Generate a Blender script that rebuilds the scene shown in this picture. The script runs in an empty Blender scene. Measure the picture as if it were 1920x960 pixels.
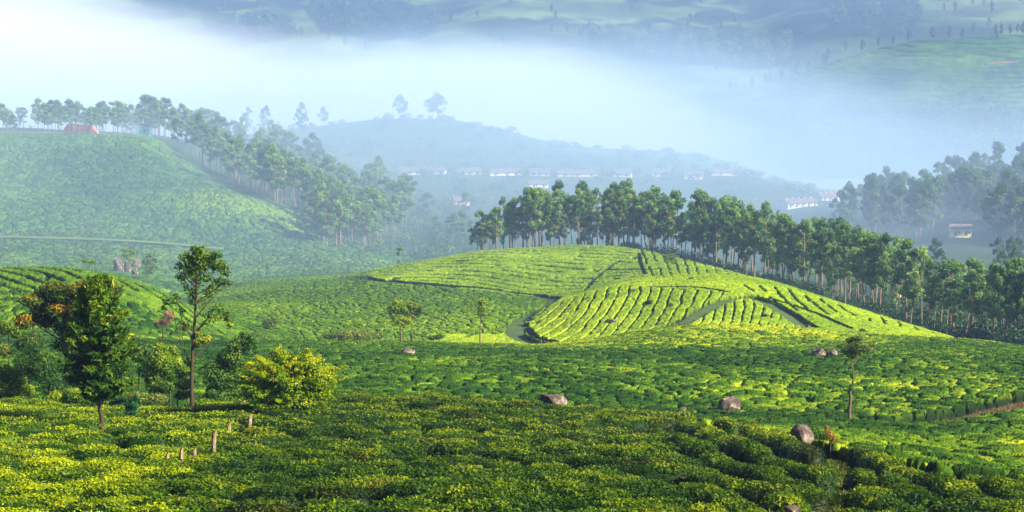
import bpy, math
import numpy as np
from math import radians, sin, cos, pi

# ------------------------------------------------------------------ camera, sky, sun, exposure
SC = bpy.context.scene
COL = SC.collection
F = 3711.0                       # focal length in pixels of the 1920 px wide photograph
PITCH = math.atan(580.0 / F)     # the horizon lies above the frame: the camera looks down a little
cam = bpy.data.cameras.new("camera")
cam.sensor_width = 36.0
cam.lens = 36.0 * F / 1920.0
cam.clip_start, cam.clip_end = 0.5, 20000.0
cam_ob = bpy.data.objects.new("camera", cam)
COL.objects.link(cam_ob)
cam_ob.rotation_euler = (pi / 2 - PITCH, 0, 0)
SC.camera = cam_ob

SUN_AZ, SUN_EL = radians(24), radians(29)      # the sun stands to the right, a little behind the camera
sd = (cos(SUN_EL) * cos(SUN_AZ), -cos(SUN_EL) * sin(SUN_AZ), sin(SUN_EL))
sun = bpy.data.lights.new("sun", 'SUN')
sun.energy, sun.angle, sun.color = 5.0, radians(0.5), (1.0, 0.88, 0.66)
sun_ob = bpy.data.objects.new("sun", sun)
COL.objects.link(sun_ob)
from mathutils import Vector
sun_ob.rotation_euler = Vector(sd).to_track_quat('Z', 'Y').to_euler()

W = bpy.data.worlds.new("World")
SC.world = W
W.use_nodes = True
sky = W.node_tree.nodes.new('ShaderNodeTexSky')
sky.sky_type = 'NISHITA'
sky.sun_disc = False
sky.sun_elevation = SUN_EL
sky.sun_rotation = math.atan2(sd[0], sd[1])
bgn = W.node_tree.nodes['Background']
W.node_tree.links.new(sky.outputs[0], bgn.inputs[0])
bgn.inputs[1].default_value = 0.05

SC.view_settings.view_transform = 'Standard'
SC.view_settings.look = 'None'
SC.view_settings.exposure = 1.65
SC.view_settings.gamma = 1.0
cy = SC.cycles
cy.use_denoising = True
cy.max_bounces = 6
cy.diffuse_bounces = 2
cy.glossy_bounces = 1
cy.transmission_bounces = 3
cy.transparent_max_bounces = 4
cy.volume_bounces = 2
cy.volume_max_steps = 96
cy.caustics_reflective = cy.caustics_refractive = False

HAZE_DENSITY = 0.00013
HAZE_COLOR = (0.32, 0.50, 1.0)
FOG_DENSITY = 0.0042
FOG_COLOR = (0.82, 0.89, 1.0)
MIST_COLOR = (0.47, 0.68, 1.0)

# ------------------------------------------------------------------ number helpers
RNG = np.random.default_rng(7)

def hsh(ix, iy, seed=0):
    n = (ix.astype(np.int64) * 374761393 + iy.astype(np.int64) * 668265263 + seed * 974634541) & 0xffffffff
    n = ((n ^ (n >> 13)) * 1274126177) & 0xffffffff
    n = ((n ^ (n >> 15)) * 2246822519) & 0xffffffff
    n = n ^ (n >> 16)
    return n / 4294967296.0

def vnoise(x, y, seed=0):
    ix, iy = np.floor(x), np.floor(y)
    fx, fy = x - ix, y - iy
    fx = fx * fx * (3 - 2 * fx); fy = fy * fy * (3 - 2 * fy)
    a = hsh(ix, iy, seed); b = hsh(ix + 1, iy, seed)
    c = hsh(ix, iy + 1, seed); d = hsh(ix + 1, iy + 1, seed)
    return (a + (b - a) * fx) * (1 - fy) + (c + (d - c) * fx) * fy

def fbm(x, y, seed=0, octv=3):
    r, a, t = 0, 1.0, 0
    for k in range(octv):
        r = r + a * vnoise(x * 2 ** k, y * 2 ** k, seed + 17 * k); t += a; a *= 0.5
    return r / t

def voro(x, y, seed=0, jit=0.85):
    ix, iy = np.floor(x), np.floor(y)
    f1 = np.full(x.shape, 9.0); f2 = np.full(x.shape, 9.0); idh = np.zeros(x.shape)
    for i in (-1, 0, 1):
        for j in (-1, 0, 1):
            cx, cyy = ix + i, iy + j
            px = cx + 0.5 + (hsh(cx, cyy, seed) - 0.5) * jit
            py = cyy + 0.5 + (hsh(cx, cyy, seed + 5) - 0.5) * jit
            d = np.hypot(x - px, y - py)
            near = d < f1
            f2 = np.where(near, f1, np.minimum(f2, d))
            idh = np.where(near, hsh(cx, cyy, seed + 9), idh)
            f1 = np.where(near, d, f1)
    return f1, f2, idh

def sstep(a, b, x):
    t = np.clip((x - a) / (b - a), 0, 1)
    return t * t * (3 - 2 * t)

def pchip_slopes(x, y):
    """Slopes of a shape preserving cubic; x, y: (..., K)"""
    h = np.diff(x, axis=-1); dl = np.diff(y, axis=-1) / h
    m = np.zeros_like(y)
    a, b = dl[..., :-1], dl[..., 1:]
    w1 = 2 * h[..., 1:] + h[..., :-1]; w2 = h[..., 1:] + 2 * h[..., :-1]
    ok = (a * b) > 0
    with np.errstate(divide='ignore', invalid='ignore'):
        hm = (w1 + w2) / (w1 / a + w2 / b)
    m[..., 1:-1] = np.where(ok, hm, 0)
    m[..., 0] = dl[..., 0]; m[..., -1] = dl[..., -1]
    return m

def pchip1(x, y, q):
    x = np.asarray(x, float); y = np.asarray(y, float)
    m = pchip_slopes(x, y)
    k = np.clip(np.searchsorted(x, q) - 1, 0, len(x) - 2)
    h = x[k + 1] - x[k]; t = np.clip((q - x[k]) / h, 0, 1)
    return ((2*t**3-3*t**2+1)*y[k] + (t**3-2*t**2+t)*h*m[k] + (-2*t**3+3*t**2)*y[k+1] + (t**3-t**2)*h*m[k+1])

def pix2st(u, v):
    """pixel -> (x/y, z/y) of its sight line"""
    a = (np.asarray(u, float) - 960) / F; b = (480 - np.asarray(v, float)) / F
    y = cos(PITCH) + b * sin(PITCH)
    return a / y, (-sin(PITCH) + b * cos(PITCH)) / y

def st2pix(s, t):
    zc = cos(PITCH) - sin(PITCH) * t
    return 960 + F * s / zc, 480 - F * (sin(PITCH) + cos(PITCH) * t) / zc

# ------------------------------------------------------------------ the land: ridge and valley lines from near to far
# each line: (u, v, distance) - where the land's surface lies at that distance, seen from the view point
LINES = [
 [(-900,2500,9),(960,2500,9),(2800,2500,9)],
 [(-900,1420,26),(960,1420,26),(2800,1420,26)],
 [(-900,1010,47),(700,1010,47),(1500,1010,47),(2800,1010,46)],
 [(-900,870,80),(700,872,80),(1200,884,78),(1500,920,68),(1750,945,60),(2800,975,53)],
 [(-900,745,118),(0,756,118),(200,770,118),(360,768,120),(480,757,121),(600,744,122),(750,743,122),(900,752,120),(1050,766,117),(1250,780,112),(1400,800,106),(1500,822,100),(1600,848,93),(1700,868,87),(1800,888,82),(1920,906,77),(2300,925,72),(2800,935,70)],
 [(-900,755,142),(0,765,142),(360,778,144),(600,772,146),(900,782,148),(1200,795,144),(1400,800,130),(1500,808,120),(1600,826,110),(1700,845,104),(1920,880,94),(2300,905,88),(2800,915,86)],
 [(-900,715,168),(0,722,168),(400,738,168),(600,752,170),(900,762,172),(1300,771,172),(1600,780,168),(1760,785,165),(1920,775,166),(2800,770,166)],
 [(-900,660,212),(0,664,214),(400,676,214),(600,696,210),(900,704,208),(1300,708,208),(1700,716,206),(1920,716,206),(2800,716,206)],
 [(-900,640,262),(0,645,262),(400,652,262),(600,660,258),(900,664,256),(1300,662,256),(1700,668,252),(1920,676,248),(2800,680,248)],
 [(-900,630,300),(0,634,300),(300,640,300),(560,641,318),(760,642,325),(1000,648,332),(1100,638,335),(1200,624,335),(1300,612,336),(1400,612,340),(1500,618,342),(1600,626,342),(1750,634,342),(1860,643,342),(1920,650,340),(2800,668,330)],
 [(-900,620,318),(0,622,318),(200,632,318),(350,640,325),(560,644,350),(800,644,352),(930,646,352),(1000,646,350),(1100,634,352),(1200,618,356),(1300,602,358),(1400,600,360),(1500,605,362),(1600,614,362),(1750,632,362),(1860,640,362),(1920,649,364),(2800,668,364)],
 [(-900,530,366),(-200,506,366),(0,500,366),(100,499,366),(200,512,366),(260,528,366),(310,548,366),(400,592,372),(480,612,384),(600,604,418),(760,594,432),(900,588,436),(985,585,438),(1040,570,440),(1100,549,446),(1180,529,454),(1260,518,460),(1340,513,460),(1430,524,452),(1520,550,436),(1600,577,420),(1700,608,400),(1800,633,384),(1860,641,376),(1920,655,376),(2800,690,376)],
 [(-900,570,430),(-200,548,430),(0,542,430),(200,548,430),(310,570,436),(400,575,450),(480,570,470),(600,562,490),(760,556,500),(900,552,504),(1000,556,506),(1080,546,508),(1180,524,512),(1260,513,512),(1340,510,506),(1430,522,490),(1520,548,470),(1600,575,452),(1700,606,428),(1800,633,404),(1860,642,392),(1920,660,396),(2800,700,396)],
 [(-900,520,562),(0,516,562),(200,521,566),(310,540,574),(350,550,580),(400,545,586),(450,535,592),(550,525,598),(650,517,604),(700,505,606),(780,490,610),(850,478,614),(900,470,616),(1000,463,620),(1080,459,622),(1140,460,622),(1200,466,616),(1250,476,608),(1340,498,590),(1470,538,556),(1600,574,520),(1700,605,480),(1800,634,430),(1860,645,410),(1920,640,430),(2100,640,430),(2800,650,430)],
 [(-900,500,660),(0,500,660),(200,505,660),(300,512,660),(400,520,660),(500,516,666),(640,510,676),(740,506,690),(870,500,700),(1000,496,704),(1140,494,704),(1250,500,696),(1340,512,680),(1470,536,650),(1600,552,625),(1700,558,605),(1800,560,595),(1920,562,590),(2800,570,590)],
 [(-900,440,745),(0,445,745),(150,449,745),(300,456,748),(430,468,750),(560,472,756),(700,480,764),(770,486,780),(870,484,800),(1000,490,810),(1200,492,810),(1400,500,800),(1500,505,780),(1600,503,765),(1700,495,765),(1800,486,765),(1920,492,765),(2800,492,765)],
 [(-900,345,860),(0,350,860),(200,353,860),(400,362,860),(480,374,862),(560,404,866),(620,430,872),(700,448,880),(800,442,900),(900,440,910),(1000,448,915),(1300,450,915),(1500,452,910),(1600,440,890),(1700,446,870),(1800,440,862),(1920,440,862),(2800,440,862)],
 [(-900,250,1010),(-200,247,1010),(0,248,1010),(100,248,1010),(200,250,1010),(270,255,1012),(330,282,1014),(400,314,1018),(480,340,1024),(560,356,1034),(650,372,1044),(740,388,1056),(800,392,1066),(900,398,1080),(1000,402,1090),(1300,408,1100),(1450,404,1090),(1520,398,1080),(1600,398,1060),(1700,404,1030),(1800,394,1010),(1920,384,1004),(2800,370,1004)],
 [(-900,242,1210),(0,240,1210),(280,252,1210),(400,272,1240),(560,300,1280),(740,322,1310),(1000,324,1330),(1250,326,1335),(1400,333,1330),(1500,358,1300),(1600,366,1290),(1650,368,1270),(1750,362,1200),(1840,350,1190),(1920,342,1190),(2800,330,1190)],
 [(-900,300,1640),(0,276,1640),(300,266,1640),(420,258,1640),(540,241,1645),(650,232,1650),(720,225,1650),(830,222,1652),(900,233,1654),(1000,258,1660),(1100,275,1660),(1250,285,1660),(1350,301,1650),(1400,319,1640),(1480,346,1630),(1560,352,1620),(1650,348,1620),(1920,356,1600),(2800,356,1600)],
 [(-900,300,2080),(0,292,2080),(830,285,2080),(1100,300,2080),(1300,318,2070),(1500,340,2050),(1650,338,2050),(1920,330,2050),(2800,330,2050)],
 [(-900,230,2560),(0,232,2560),(600,248,2560),(1000,270,2560),(1300,262,2560),(1400,250,2560),(1600,228,2550),(1920,212,2550),(2800,212,2550)],
 [(-900,180,2940),(0,180,2940),(600,190,2940),(1000,206,2940),(1300,192,2940),(1360,180,2940),(1450,157,2940),(1540,124,2940),(1650,91,2940),(1750,76,2940),(1830,70,2940),(1920,69,2940),(2800,60,2940)],
 [(-900,150,3350),(0,150,3350),(600,152,3350),(1000,158,3350),(1300,168,3350),(1450,168,3350),(1600,140,3350),(1750,104,3350),(1920,96,3350),(2800,90,3350)],
 [(-900,84,3900),(0,92,3900),(400,84,3900),(620,70,3900),(760,84,3900),(820,66,3900),(900,60,3900),(1000,70,3900),(1180,86,3900),(1300,92,3900),(1420,100,3900),(1520,62,3900),(1620,48,3900),(1750,40,3900),(1920,30,3900),(2800,20,3900)],
 [(-900,10,4500),(0,20,4500),(400,24,4500),(700,18,4500),(820,30,4500),(960,6,4500),(1100,14,4500),(1250,22,4500),(1400,30,4500),(1500,10,4500),(1650,-6,4500),(1920,-20,4500),(2800,-30,4500)],
 [(-900,-90,5400),(400,-70,5400),(1000,-84,5400),(1500,-92,5400),(2800,-120,5400)],
 [(-900,-150,6600),(1000,-150,6600),(2800,-155,6600)],
]
S_MIN, S_MAX, NS = -0.50, 0.50, 1401
SG = np.linspace(S_MIN, S_MAX, NS)
K = len(LINES)
LT = np.zeros((NS, K)); LD = np.zeros((NS, K))
for k, ln in enumerate(LINES):
    a = np.array(ln, float)
    s_, t_ = pix2st(a[:, 0], a[:, 1])
    LT[:, k] = pchip1(s_, t_, SG); LD[:, k] = pchip1(s_, a[:, 2], SG)
NL = 3600
LG0, LG1 = math.log(6.0), math.log(6550.0)
LG = np.linspace(LG0, LG1, NL)
XD = np.log(LD)
SL = pchip_slopes(XD, LT)
TAB = np.zeros((NS, NL), np.float32)
for i in range(NS):
    x, y, m = XD[i], LT[i], SL[i]
    k = np.clip(np.searchsorted(x, LG) - 1, 0, K - 2)
    h = x[k + 1] - x[k]; t = np.clip((LG - x[k]) / h, -0.5, 1)
    TAB[i] = ((2*t**3-3*t**2+1)*y[k] + (t**3-2*t**2+t)*h*m[k] + (-2*t**3+3*t**2)*y[k+1] + (t**3-t**2)*h*m[k+1])

def surf_t(s, d):
    fs = np.clip((s - S_MIN) / (S_MAX - S_MIN) * (NS - 1), 0, NS - 1.001)
    fl = np.clip((np.log(d) - LG0) / (LG1 - LG0) * (NL - 1), 0, NL - 1.001)
    i = fs.astype(int); j = fl.astype(int); a = fs - i; b = fl - j
    return (TAB[i, j]*(1-a)*(1-b) + TAB[i+1, j]*a*(1-b) + TAB[i, j+1]*(1-a)*b + TAB[i+1, j+1]*a*b)

def surf_z(s, d):
    """height of the vegetation's top surface"""
    x = s * d
    amp = np.interp(d, [6, 100, 400, 1000, 2500, 6500], [0.0, 0.10, 0.35, 1.2, 7.0, 26.0])
    wl = np.interp(d, [6, 100, 400, 1000, 2500, 6500], [12, 14, 34, 70, 180, 420])
    lv = np.exp2(np.round(np.log2(wl)))
    return surf_t(s, d) * d + amp * (fbm(x / 60.0, d / 60.0, 3, 2) - 0.5) + 0.6 * amp * (fbm(x / 190.0, d / 190.0, 8, 3) - 0.5) * (d > 0)

def cover(d):
    """how far the bare ground lies under that surface"""
    return np.interp(d, [6, 30, 1040, 1150], [0.85, 0.85, 0.85, 0.15])

def ground_z(s, d):
    return surf_z(s, d) - cover(d)

def hit(u, v, d0, d1, n=900):
    """the first place between the distances d0 and d1 where the sight line through (u, v) meets the land"""
    s, t = pix2st(u, v)
    d = np.linspace(d0, d1, n)
    g = surf_z(np.full(n, float(s)), d) / d - float(t)
    k = np.argmax(g >= 0) if (g >= 0).any() else int(np.argmax(g))
    dd = d[k]
    if k > 0 and g[k] >= 0:
        f = g[k - 1] / (g[k - 1] - g[k]); dd = d[k - 1] + f * (d[k] - d[k - 1])
    return float(s) * dd, dd

def at(u, v, d0, d1):
    x, y = hit(u, v, d0, d1)
    return x, y, float(ground_z(np.array([x / y]), np.array([y]))[0])

def base_at(u, d):
    s = float(pix2st(u, 500)[0])
    return s * d, d, float(ground_z(np.array([s]), np.array([d]))[0])

def inpoly(u, v, poly):
    r = np.zeros(np.shape(u), bool)
    n = len(poly)
    for i in range(n):
        (x1, y1), (x2, y2) = poly[i], poly[(i + 1) % n]
        c = ((y1 > v) != (y2 > v)) & (u < (x2 - x1) * (v - y1) / ((y2 - y1) or 1e-9) + x1)
        r ^= c
    return r

def polydist(x, y, pts):
    r = np.full(np.shape(x), 1e9)
    for (x1, y1), (x2, y2) in zip(pts[:-1], pts[1:]):
        dx, dy = x2 - x1, y2 - y1
        t = np.clip(((x - x1) * dx + (y - y1) * dy) / (dx * dx + dy * dy + 1e-9), 0, 1)
        r = np.minimum(r, np.hypot(x - x1 - t * dx, y - y1 - t * dy))
    return r

# ------------------------------------------------------------------ mesh helpers
def raw_mesh(name, verts, faces, nper, attrs=None, smooth=False):
    me = bpy.data.meshes.new(name)
    nv, nf = len(verts), len(faces)
    me.vertices.add(nv); me.vertices.foreach_set("co", np.ascontiguousarray(verts, np.float32).ravel())
    me.loops.add(nf * nper); me.loops.foreach_set("vertex_index", np.ascontiguousarray(faces, np.int32).ravel())
    me.polygons.add(nf); me.polygons.foreach_set("loop_start", np.arange(nf, dtype=np.int32) * nper)
    if smooth:
        me.polygons.foreach_set("use_smooth", np.ones(nf, bool))
    for k, a in (attrs or {}).items():
        at_ = me.attributes.new(k, 'FLOAT', 'POINT')
        at_.data.foreach_set("value", np.ascontiguousarray(a, np.float32).ravel())
    me.update(calc_edges=True)
    return me

def grid_faces(n, m, keep=None):
    i = np.arange(n * m).reshape(n, m)
    f = np.stack([i[:-1, :-1], i[:-1, 1:], i[1:, 1:], i[1:, :-1]], -1).reshape(-1, 4)
    return f if keep is None else f[keep.reshape(-1)]

def compact(verts, faces, attrs):
    used = np.zeros(len(verts), bool); used[faces.ravel()] = True
    idx = np.cumsum(used) - 1
    return verts[used], idx[faces], {k: a[used] for k, a in attrs.items()}

def link(name, me, mats, parent=None, loc=(0, 0, 0), rotz=0.0, scale=1.0):
    o = bpy.data.objects.new(name, me)
    for m in (mats if isinstance(mats, (list, tuple)) else [mats]):
        if me is not None and m is not None and m.name not in [x.name for x in me.materials if x]:
            me.materials.append(m)
    COL.objects.link(o)
    o.location = loc; o.rotation_euler = (0, 0, rotz)
    o.scale = (scale,) * 3 if np.isscalar(scale) else scale
    if parent is not None: o.parent = parent
    return o

def tag(o, label=None, cat=None, group=None, kind=None):
    if label: o["label"] = label
    if cat: o["category"] = cat
    if group: o["group"] = group
    if kind: o["kind"] = kind
    return o

def empty(name, loc=(0, 0, 0), rotz=0.0, scale=1.0):
    o = bpy.data.objects.new(name, None); COL.objects.link(o)
    o.location = loc; o.rotation_euler = (0, 0, rotz)
    o.scale = (scale,) * 3 if np.isscalar(scale) else scale
    o.empty_display_size = 0.3
    return o

def copy_tree(o, loc, rotz=0.0, scale=1.0):
    c = o.copy(); COL.objects.link(c)
    c.location = loc; c.rotation_euler = (0, 0, rotz)
    c.scale = (scale,) * 3 if np.isscalar(scale) else scale
    for ch in o.children:
        e = ch.copy(); COL.objects.link(e); e.parent = c
        for g in ch.children:
            h = g.copy(); COL.objects.link(h); h.parent = e
    return c

class MB:
    """collects tubes, boxes and prisms into one mesh"""
    def __init__(self): self.v, self.f = [], []
    def tube(self, pts, rad, n=6, cap=True):
        pts = np.asarray(pts, float); rad = np.asarray(rad, float)
        b = len(self.v)
        for i, p in enumerate(pts):
            t = pts[min(i + 1, len(pts) - 1)] - pts[max(i - 1, 0)]
            t /= np.linalg.norm(t) + 1e-9
            a = np.cross(t, (0.3, 1, 0.1)); a /= np.linalg.norm(a) + 1e-9
            c = np.cross(t, a)
            for k in range(n):
                w = 2 * pi * k / n
                self.v.append(p + rad[i] * (a * cos(w) + c * sin(w)))
        for i in range(len(pts) - 1):
            for k in range(n):
                self.f.append((b + i*n + k, b + i*n + (k+1) % n, b + (i+1)*n + (k+1) % n, b + (i+1)*n + k))
        if cap: self.f.append(tuple(b + (len(pts)-1)*n + k for k in range(n)))
        return self
    def box(self, x0, x1, y0, y1, z0, z1):
        b = len(self.v)
        self.v += [np.array(p, float) for p in ((x0,y0,z0),(x1,y0,z0),(x1,y1,z0),(x0,y1,z0),(x0,y0,z1),(x1,y0,z1),(x1,y1,z1),(x0,y1,z1))]
        self.f += [tuple(b + i for i in q) for q in ((3,2,1,0),(4,5,6,7),(0,1,5,4),(1,2,6,5),(2,3,7,6),(3,0,4,7))]
        return self
    def poly(self, verts, faces):
        b = len(self.v)
        self.v += [np.array(p, float) for p in verts]; self.f += [tuple(b + i for i in q) for q in faces]
        return self
    def mesh(self, name, smooth=False):
        me = bpy.data.meshes.new(name)
        me.from_pydata([tuple(p) for p in self.v], [], self.f)
        if smooth: me.polygons.foreach_set("use_smooth", np.ones(len(me.polygons), bool))
        me.update()
        return me

def leaf_mesh(name, c, n, L, Wd, tint, rng, droop=0.0, core=None, aim=None):
    """rhombic leaves or leaf sprays at c (N,3), facing n (N,3), L long and Wd wide"""
    N = len(c)
    n = n / (np.linalg.norm(n, axis=1, keepdims=True) + 1e-9)
    r = rng.normal(size=(N, 3)); r[:, 2] -= droop
    if aim is not None: r = r * 0.45 + aim
    a = r - n * (r * n).sum(1, keepdims=True); a /= np.linalg.norm(a, axis=1, keepdims=True) + 1e-9
    b = np.cross(n, a)
    L = np.broadcast_to(np.asarray(L, float), (N,))[:, None] * 0.5; Wd = np.broadcast_to(np.asarray(Wd, float), (N,))[:, None] * 0.5
    v = np.stack([c - a * L, c + b * Wd + a * L * 0.1, c + a * L, c - b * Wd + a * L * 0.1], 1).reshape(-1, 3)
    f = np.arange(4 * N).reshape(N, 4)
    tt = np.repeat(tint, 4)
    if core is not None:
        cv, cf, ct = core
        f = np.concatenate([f, cf + len(v)]); v = np.concatenate([v, cv]); tt = np.concatenate([tt, ct])
    return raw_mesh(name, v, f, 4, {"tint": tt})

def unit(rng, n):
    r = rng.normal(size=(n, 3)); return r / (np.linalg.norm(r, axis=1, keepdims=True) + 1e-9)

def clump_leaves(rng, cen, rad, n, shell=0.4, up=0.35):
    cen = np.asarray(cen, float); rad = np.asarray(rad, float)
    w = (rad.prod(1)) ** (2 / 3.0); w /= w.sum()
    k = rng.choice(len(cen), n, p=w)
    q = unit(rng, n)
    r = (shell + (1 - shell) * rng.random(n) ** 0.6) * (0.85 + 0.3 * rng.random(n))
    p = cen[k] + q * rad[k] * r[:, None]
    nn = q * 0.7 + rng.normal(size=(n, 3)) * 0.55; nn[:, 2] += up
    ct = rng.random(len(cen))
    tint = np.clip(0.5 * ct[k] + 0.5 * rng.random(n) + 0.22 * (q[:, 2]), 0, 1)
    return p, nn, tint

# ------------------------------------------------------------------ materials
def new_mat(name):
    m = bpy.data.materials.new(name); m.use_nodes = True
    nt = m.node_tree
    for n in list(nt.nodes): nt.nodes.remove(n)
    out = nt.nodes.new('ShaderNodeOutputMaterial')
    return m, nt, out

def N(nt, t, **kw):
    n = nt.nodes.new(t)
    for k, v in kw.items():
        if k in n.inputs: n.inputs[k].default_value = v
        else: setattr(n, k, v)
    return n

def ramp(nt, stops):
    r = nt.nodes.new('ShaderNodeValToRGB')
    e = r.color_ramp.elements
    e[0].position, e[0].color = stops[0][0], (*stops[0][1], 1)
    e[1].position, e[1].color = stops[-1][0], (*stops[-1][1], 1)
    for p, c in stops[1:-1]:
        x = e.new(p); x.color = (*c, 1)
    return r

def math_(nt, op, a, b=None, clamp=False):
    n = nt.nodes.new('ShaderNodeMath'); n.operation = op; n.use_clamp = clamp
    for i, q in enumerate((a, b)):
        if q is None: continue
        if isinstance(q, (int, float)): n.inputs[i].default_value = q
        else: nt.links.new(q, n.inputs[i])
    return n.outputs[0]

def mixc(nt, f, a, b, mode='MIX'):
    n = nt.nodes.new('ShaderNodeMix'); n.data_type = 'RGBA'; n.blend_type = mode
    for i, q in ((0, f), (6, a), (7, b)):
        if isinstance(q, (int, float)): n.inputs[i].default_value = q
        elif isinstance(q, tuple): n.inputs[i].default_value = (*q, 1)
        else: nt.links.new(q, n.inputs[i])
    return n.outputs[2]

def leaf_mat(name, stops, transl=0.35, world_scale=0.35, world_amt=0.5, rough=0.55, accent=None, random_amt=0.3):
    """foliage: colour from the leaf's own tint, patches of it in space and from tree to tree"""
    m, nt, out = new_mat(name)
    at_ = N(nt, 'ShaderNodeAttribute', attribute_name="tint")
    geo = N(nt, 'ShaderNodeNewGeometry')
    no = N(nt, 'ShaderNodeTexNoise', Scale=world_scale, Detail=3.0)
    nt.links.new(geo.outputs['Position'], no.inputs['Vector'])
    oi = N(nt, 'ShaderNodeObjectInfo')
    v = math_(nt, 'ADD', at_.outputs['Fac'], math_(nt, 'MULTIPLY', math_(nt, 'SUBTRACT', no.outputs[0], 0.5), world_amt * 2))
    v = math_(nt, 'ADD', v, math_(nt, 'MULTIPLY', math_(nt, 'SUBTRACT', oi.outputs['Random'], 0.5), random_amt), clamp=True)
    r = ramp(nt, stops); nt.links.new(v, r.inputs[0])
    col = r.outputs[0]
    if accent:                                       # patches of older, rusty leaves
        n2 = N(nt, 'ShaderNodeTexNoise', Scale=accent[1], Detail=4.0)
        nt.links.new(geo.outputs['Position'], n2.inputs['Vector'])
        k = N(nt, 'ShaderNodeMapRange'); nt.links.new(n2.outputs[0], k.inputs[0])
        k.inputs[1].default_value, k.inputs[2].default_value = accent[2], accent[2] + 0.12
        k.inputs[4].default_value = accent[3]
        col = mixc(nt, k.outputs[0], col, accent[0])
    p = N(nt, 'ShaderNodeBsdfPrincipled', Roughness=rough)
    p.inputs['Specular IOR Level'].default_value = 0.12
    nt.links.new(col, p.inputs['Base Color'])
    tr = N(nt, 'ShaderNodeBsdfTranslucent'); nt.links.new(col, tr.inputs[0])
    mx = N(nt, 'ShaderNodeMixShader'); mx.inputs[0].default_value = transl
    nt.links.new(p.outputs[0], mx.inputs[1]); nt.links.new(tr.outputs[0], mx.inputs[2])
    nt.links.new(mx.outputs[0], out.inputs[0])
    return m

def tea_mat(name, stops, wood, fine=2.2, patch=0.05, bump=0.5, pamt=0.9):  # wood: colour of old twigs and of the shade painted into gaps
    """clipped tea: flush on the plucking table, old leaves and twigs plus painted shade on flanks and in gaps"""
    m, nt, out = new_mat(name)
    a1 = N(nt, 'ShaderNodeAttribute', attribute_name="tint")
    a2 = N(nt, 'ShaderNodeAttribute', attribute_name="unshaded_flush")
    geo = N(nt, 'ShaderNodeNewGeometry')
    n1 = N(nt, 'ShaderNodeTexNoise', Scale=fine, Detail=5.0, Roughness=0.7)
    n2 = N(nt, 'ShaderNodeTexNoise', Scale=patch, Detail=3.0)
    for q in (n1, n2): nt.links.new(geo.outputs['Position'], q.inputs['Vector'])
    v = math_(nt, 'ADD', a1.outputs['Fac'], math_(nt, 'MULTIPLY', math_(nt, 'SUBTRACT', n1.outputs[0], 0.5), 0.9))
    v = math_(nt, 'ADD', v, math_(nt, 'MULTIPLY', math_(nt, 'SUBTRACT', n2.outputs[0], 0.5), pamt), clamp=True)
    r = ramp(nt, stops); nt.links.new(v, r.inputs[0])
    col = mixc(nt, a2.outputs['Fac'], wood, r.outputs[0])  # dark colour: twiggy old flanks, and shade painted into the gaps
    p = N(nt, 'ShaderNodeBsdfPrincipled', Roughness=0.7)
    p.inputs['Specular IOR Level'].default_value = 0.04
    nt.links.new(col, p.inputs['Base Color'])
    b = N(nt, 'ShaderNodeBump', Strength=bump, Distance=0.25); nt.links.new(n1.outputs[0], b.inputs['Height'])
    nt.links.new(b.outputs[0], p.inputs['Normal'])
    nt.links.new(p.outputs[0], out.inputs[0])
    return m

def plain_mat(name, c1, c2, scale=3.0, rough=0.85, bump=0.3, dist=0.05, detail=6.0, c3=None):
    m, nt, out = new_mat(name)
    tc = N(nt, 'ShaderNodeTexCoord')
    n1 = N(nt, 'ShaderNodeTexNoise', Scale=scale, Detail=detail, Roughness=0.65)
    nt.links.new(tc.outputs['Object'], n1.inputs['Vector'])
    r = ramp(nt, [(0.3, c1), (0.7, c2)] if c3 is None else [(0.28, c1), (0.5, c2), (0.66, c3)])
    nt.links.new(n1.outputs[0], r.inputs[0])
    p = N(nt, 'ShaderNodeBsdfPrincipled', Roughness=rough)
    p.inputs['Specular IOR Level'].default_value = 0.25
    nt.links.new(r.outputs[0], p.inputs['Base Color'])
    b = N(nt, 'ShaderNodeBump', Strength=bump, Distance=dist); nt.links.new(n1.outputs[0], b.inputs['Height'])
    nt.links.new(b.outputs[0], p.inputs['Normal'])
    nt.links.new(p.outputs[0], out.inputs[0])
    return m

TEA_BRIGHT = tea_mat("bright_tea", [(0.0, (0.030, 0.085, 0.006)), (0.35, (0.12, 0.215, 0.008)), (0.7, (0.28, 0.39, 0.010)), (1.0, (0.42, 0.50, 0.012))], (0.006, 0.020, 0.006), fine=1.2, pamt=0.45)
TEA_MIXED = tea_mat("mixed_tea", [(0.0, (0.012, 0.044, 0.004)), (0.4, (0.040, 0.100, 0.005)), (0.65, (0.105, 0.190, 0.006)), (1.0, (0.32, 0.36, 0.008))], (0.005, 0.016, 0.004), fine=2.6)
TEA_FAR = tea_mat("hillside_tea", [(0.0, (0.012, 0.045, 0.014)), (0.5, (0.045, 0.115, 0.020)), (1.0, (0.12, 0.21, 0.03))], (0.008, 0.022, 0.012), fine=0.6, patch=0.012)
TEA_FRESH = leaf_mat("fresh_tea_leaves", [(0.0, (0.012, 0.046, 0.003)), (0.4, (0.080, 0.150, 0.004)), (0.75, (0.26, 0.34, 0.003)), (1.0, (0.40, 0.45, 0.004))], 0.28, 0.45, 0.75)
TEA_OLD = leaf_mat("mature_tea_leaves", [(0.0, (0.005, 0.020, 0.003)), (0.4, (0.016, 0.050, 0.003)), (0.75, (0.062, 0.128, 0.003)), (1.0, (0.19, 0.24, 0.004))], 0.22, 0.30, 0.85, accent=((0.055, 0.034, 0.010), 0.32, 0.58, 0.55))
BARK = plain_mat("bark", (0.06, 0.04, 0.025), (0.16, 0.11, 0.07), 6.0)
BARK_DARK = plain_mat("dark_bark", (0.025, 0.016, 0.010), (0.07, 0.045, 0.028), 8.0)
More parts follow.
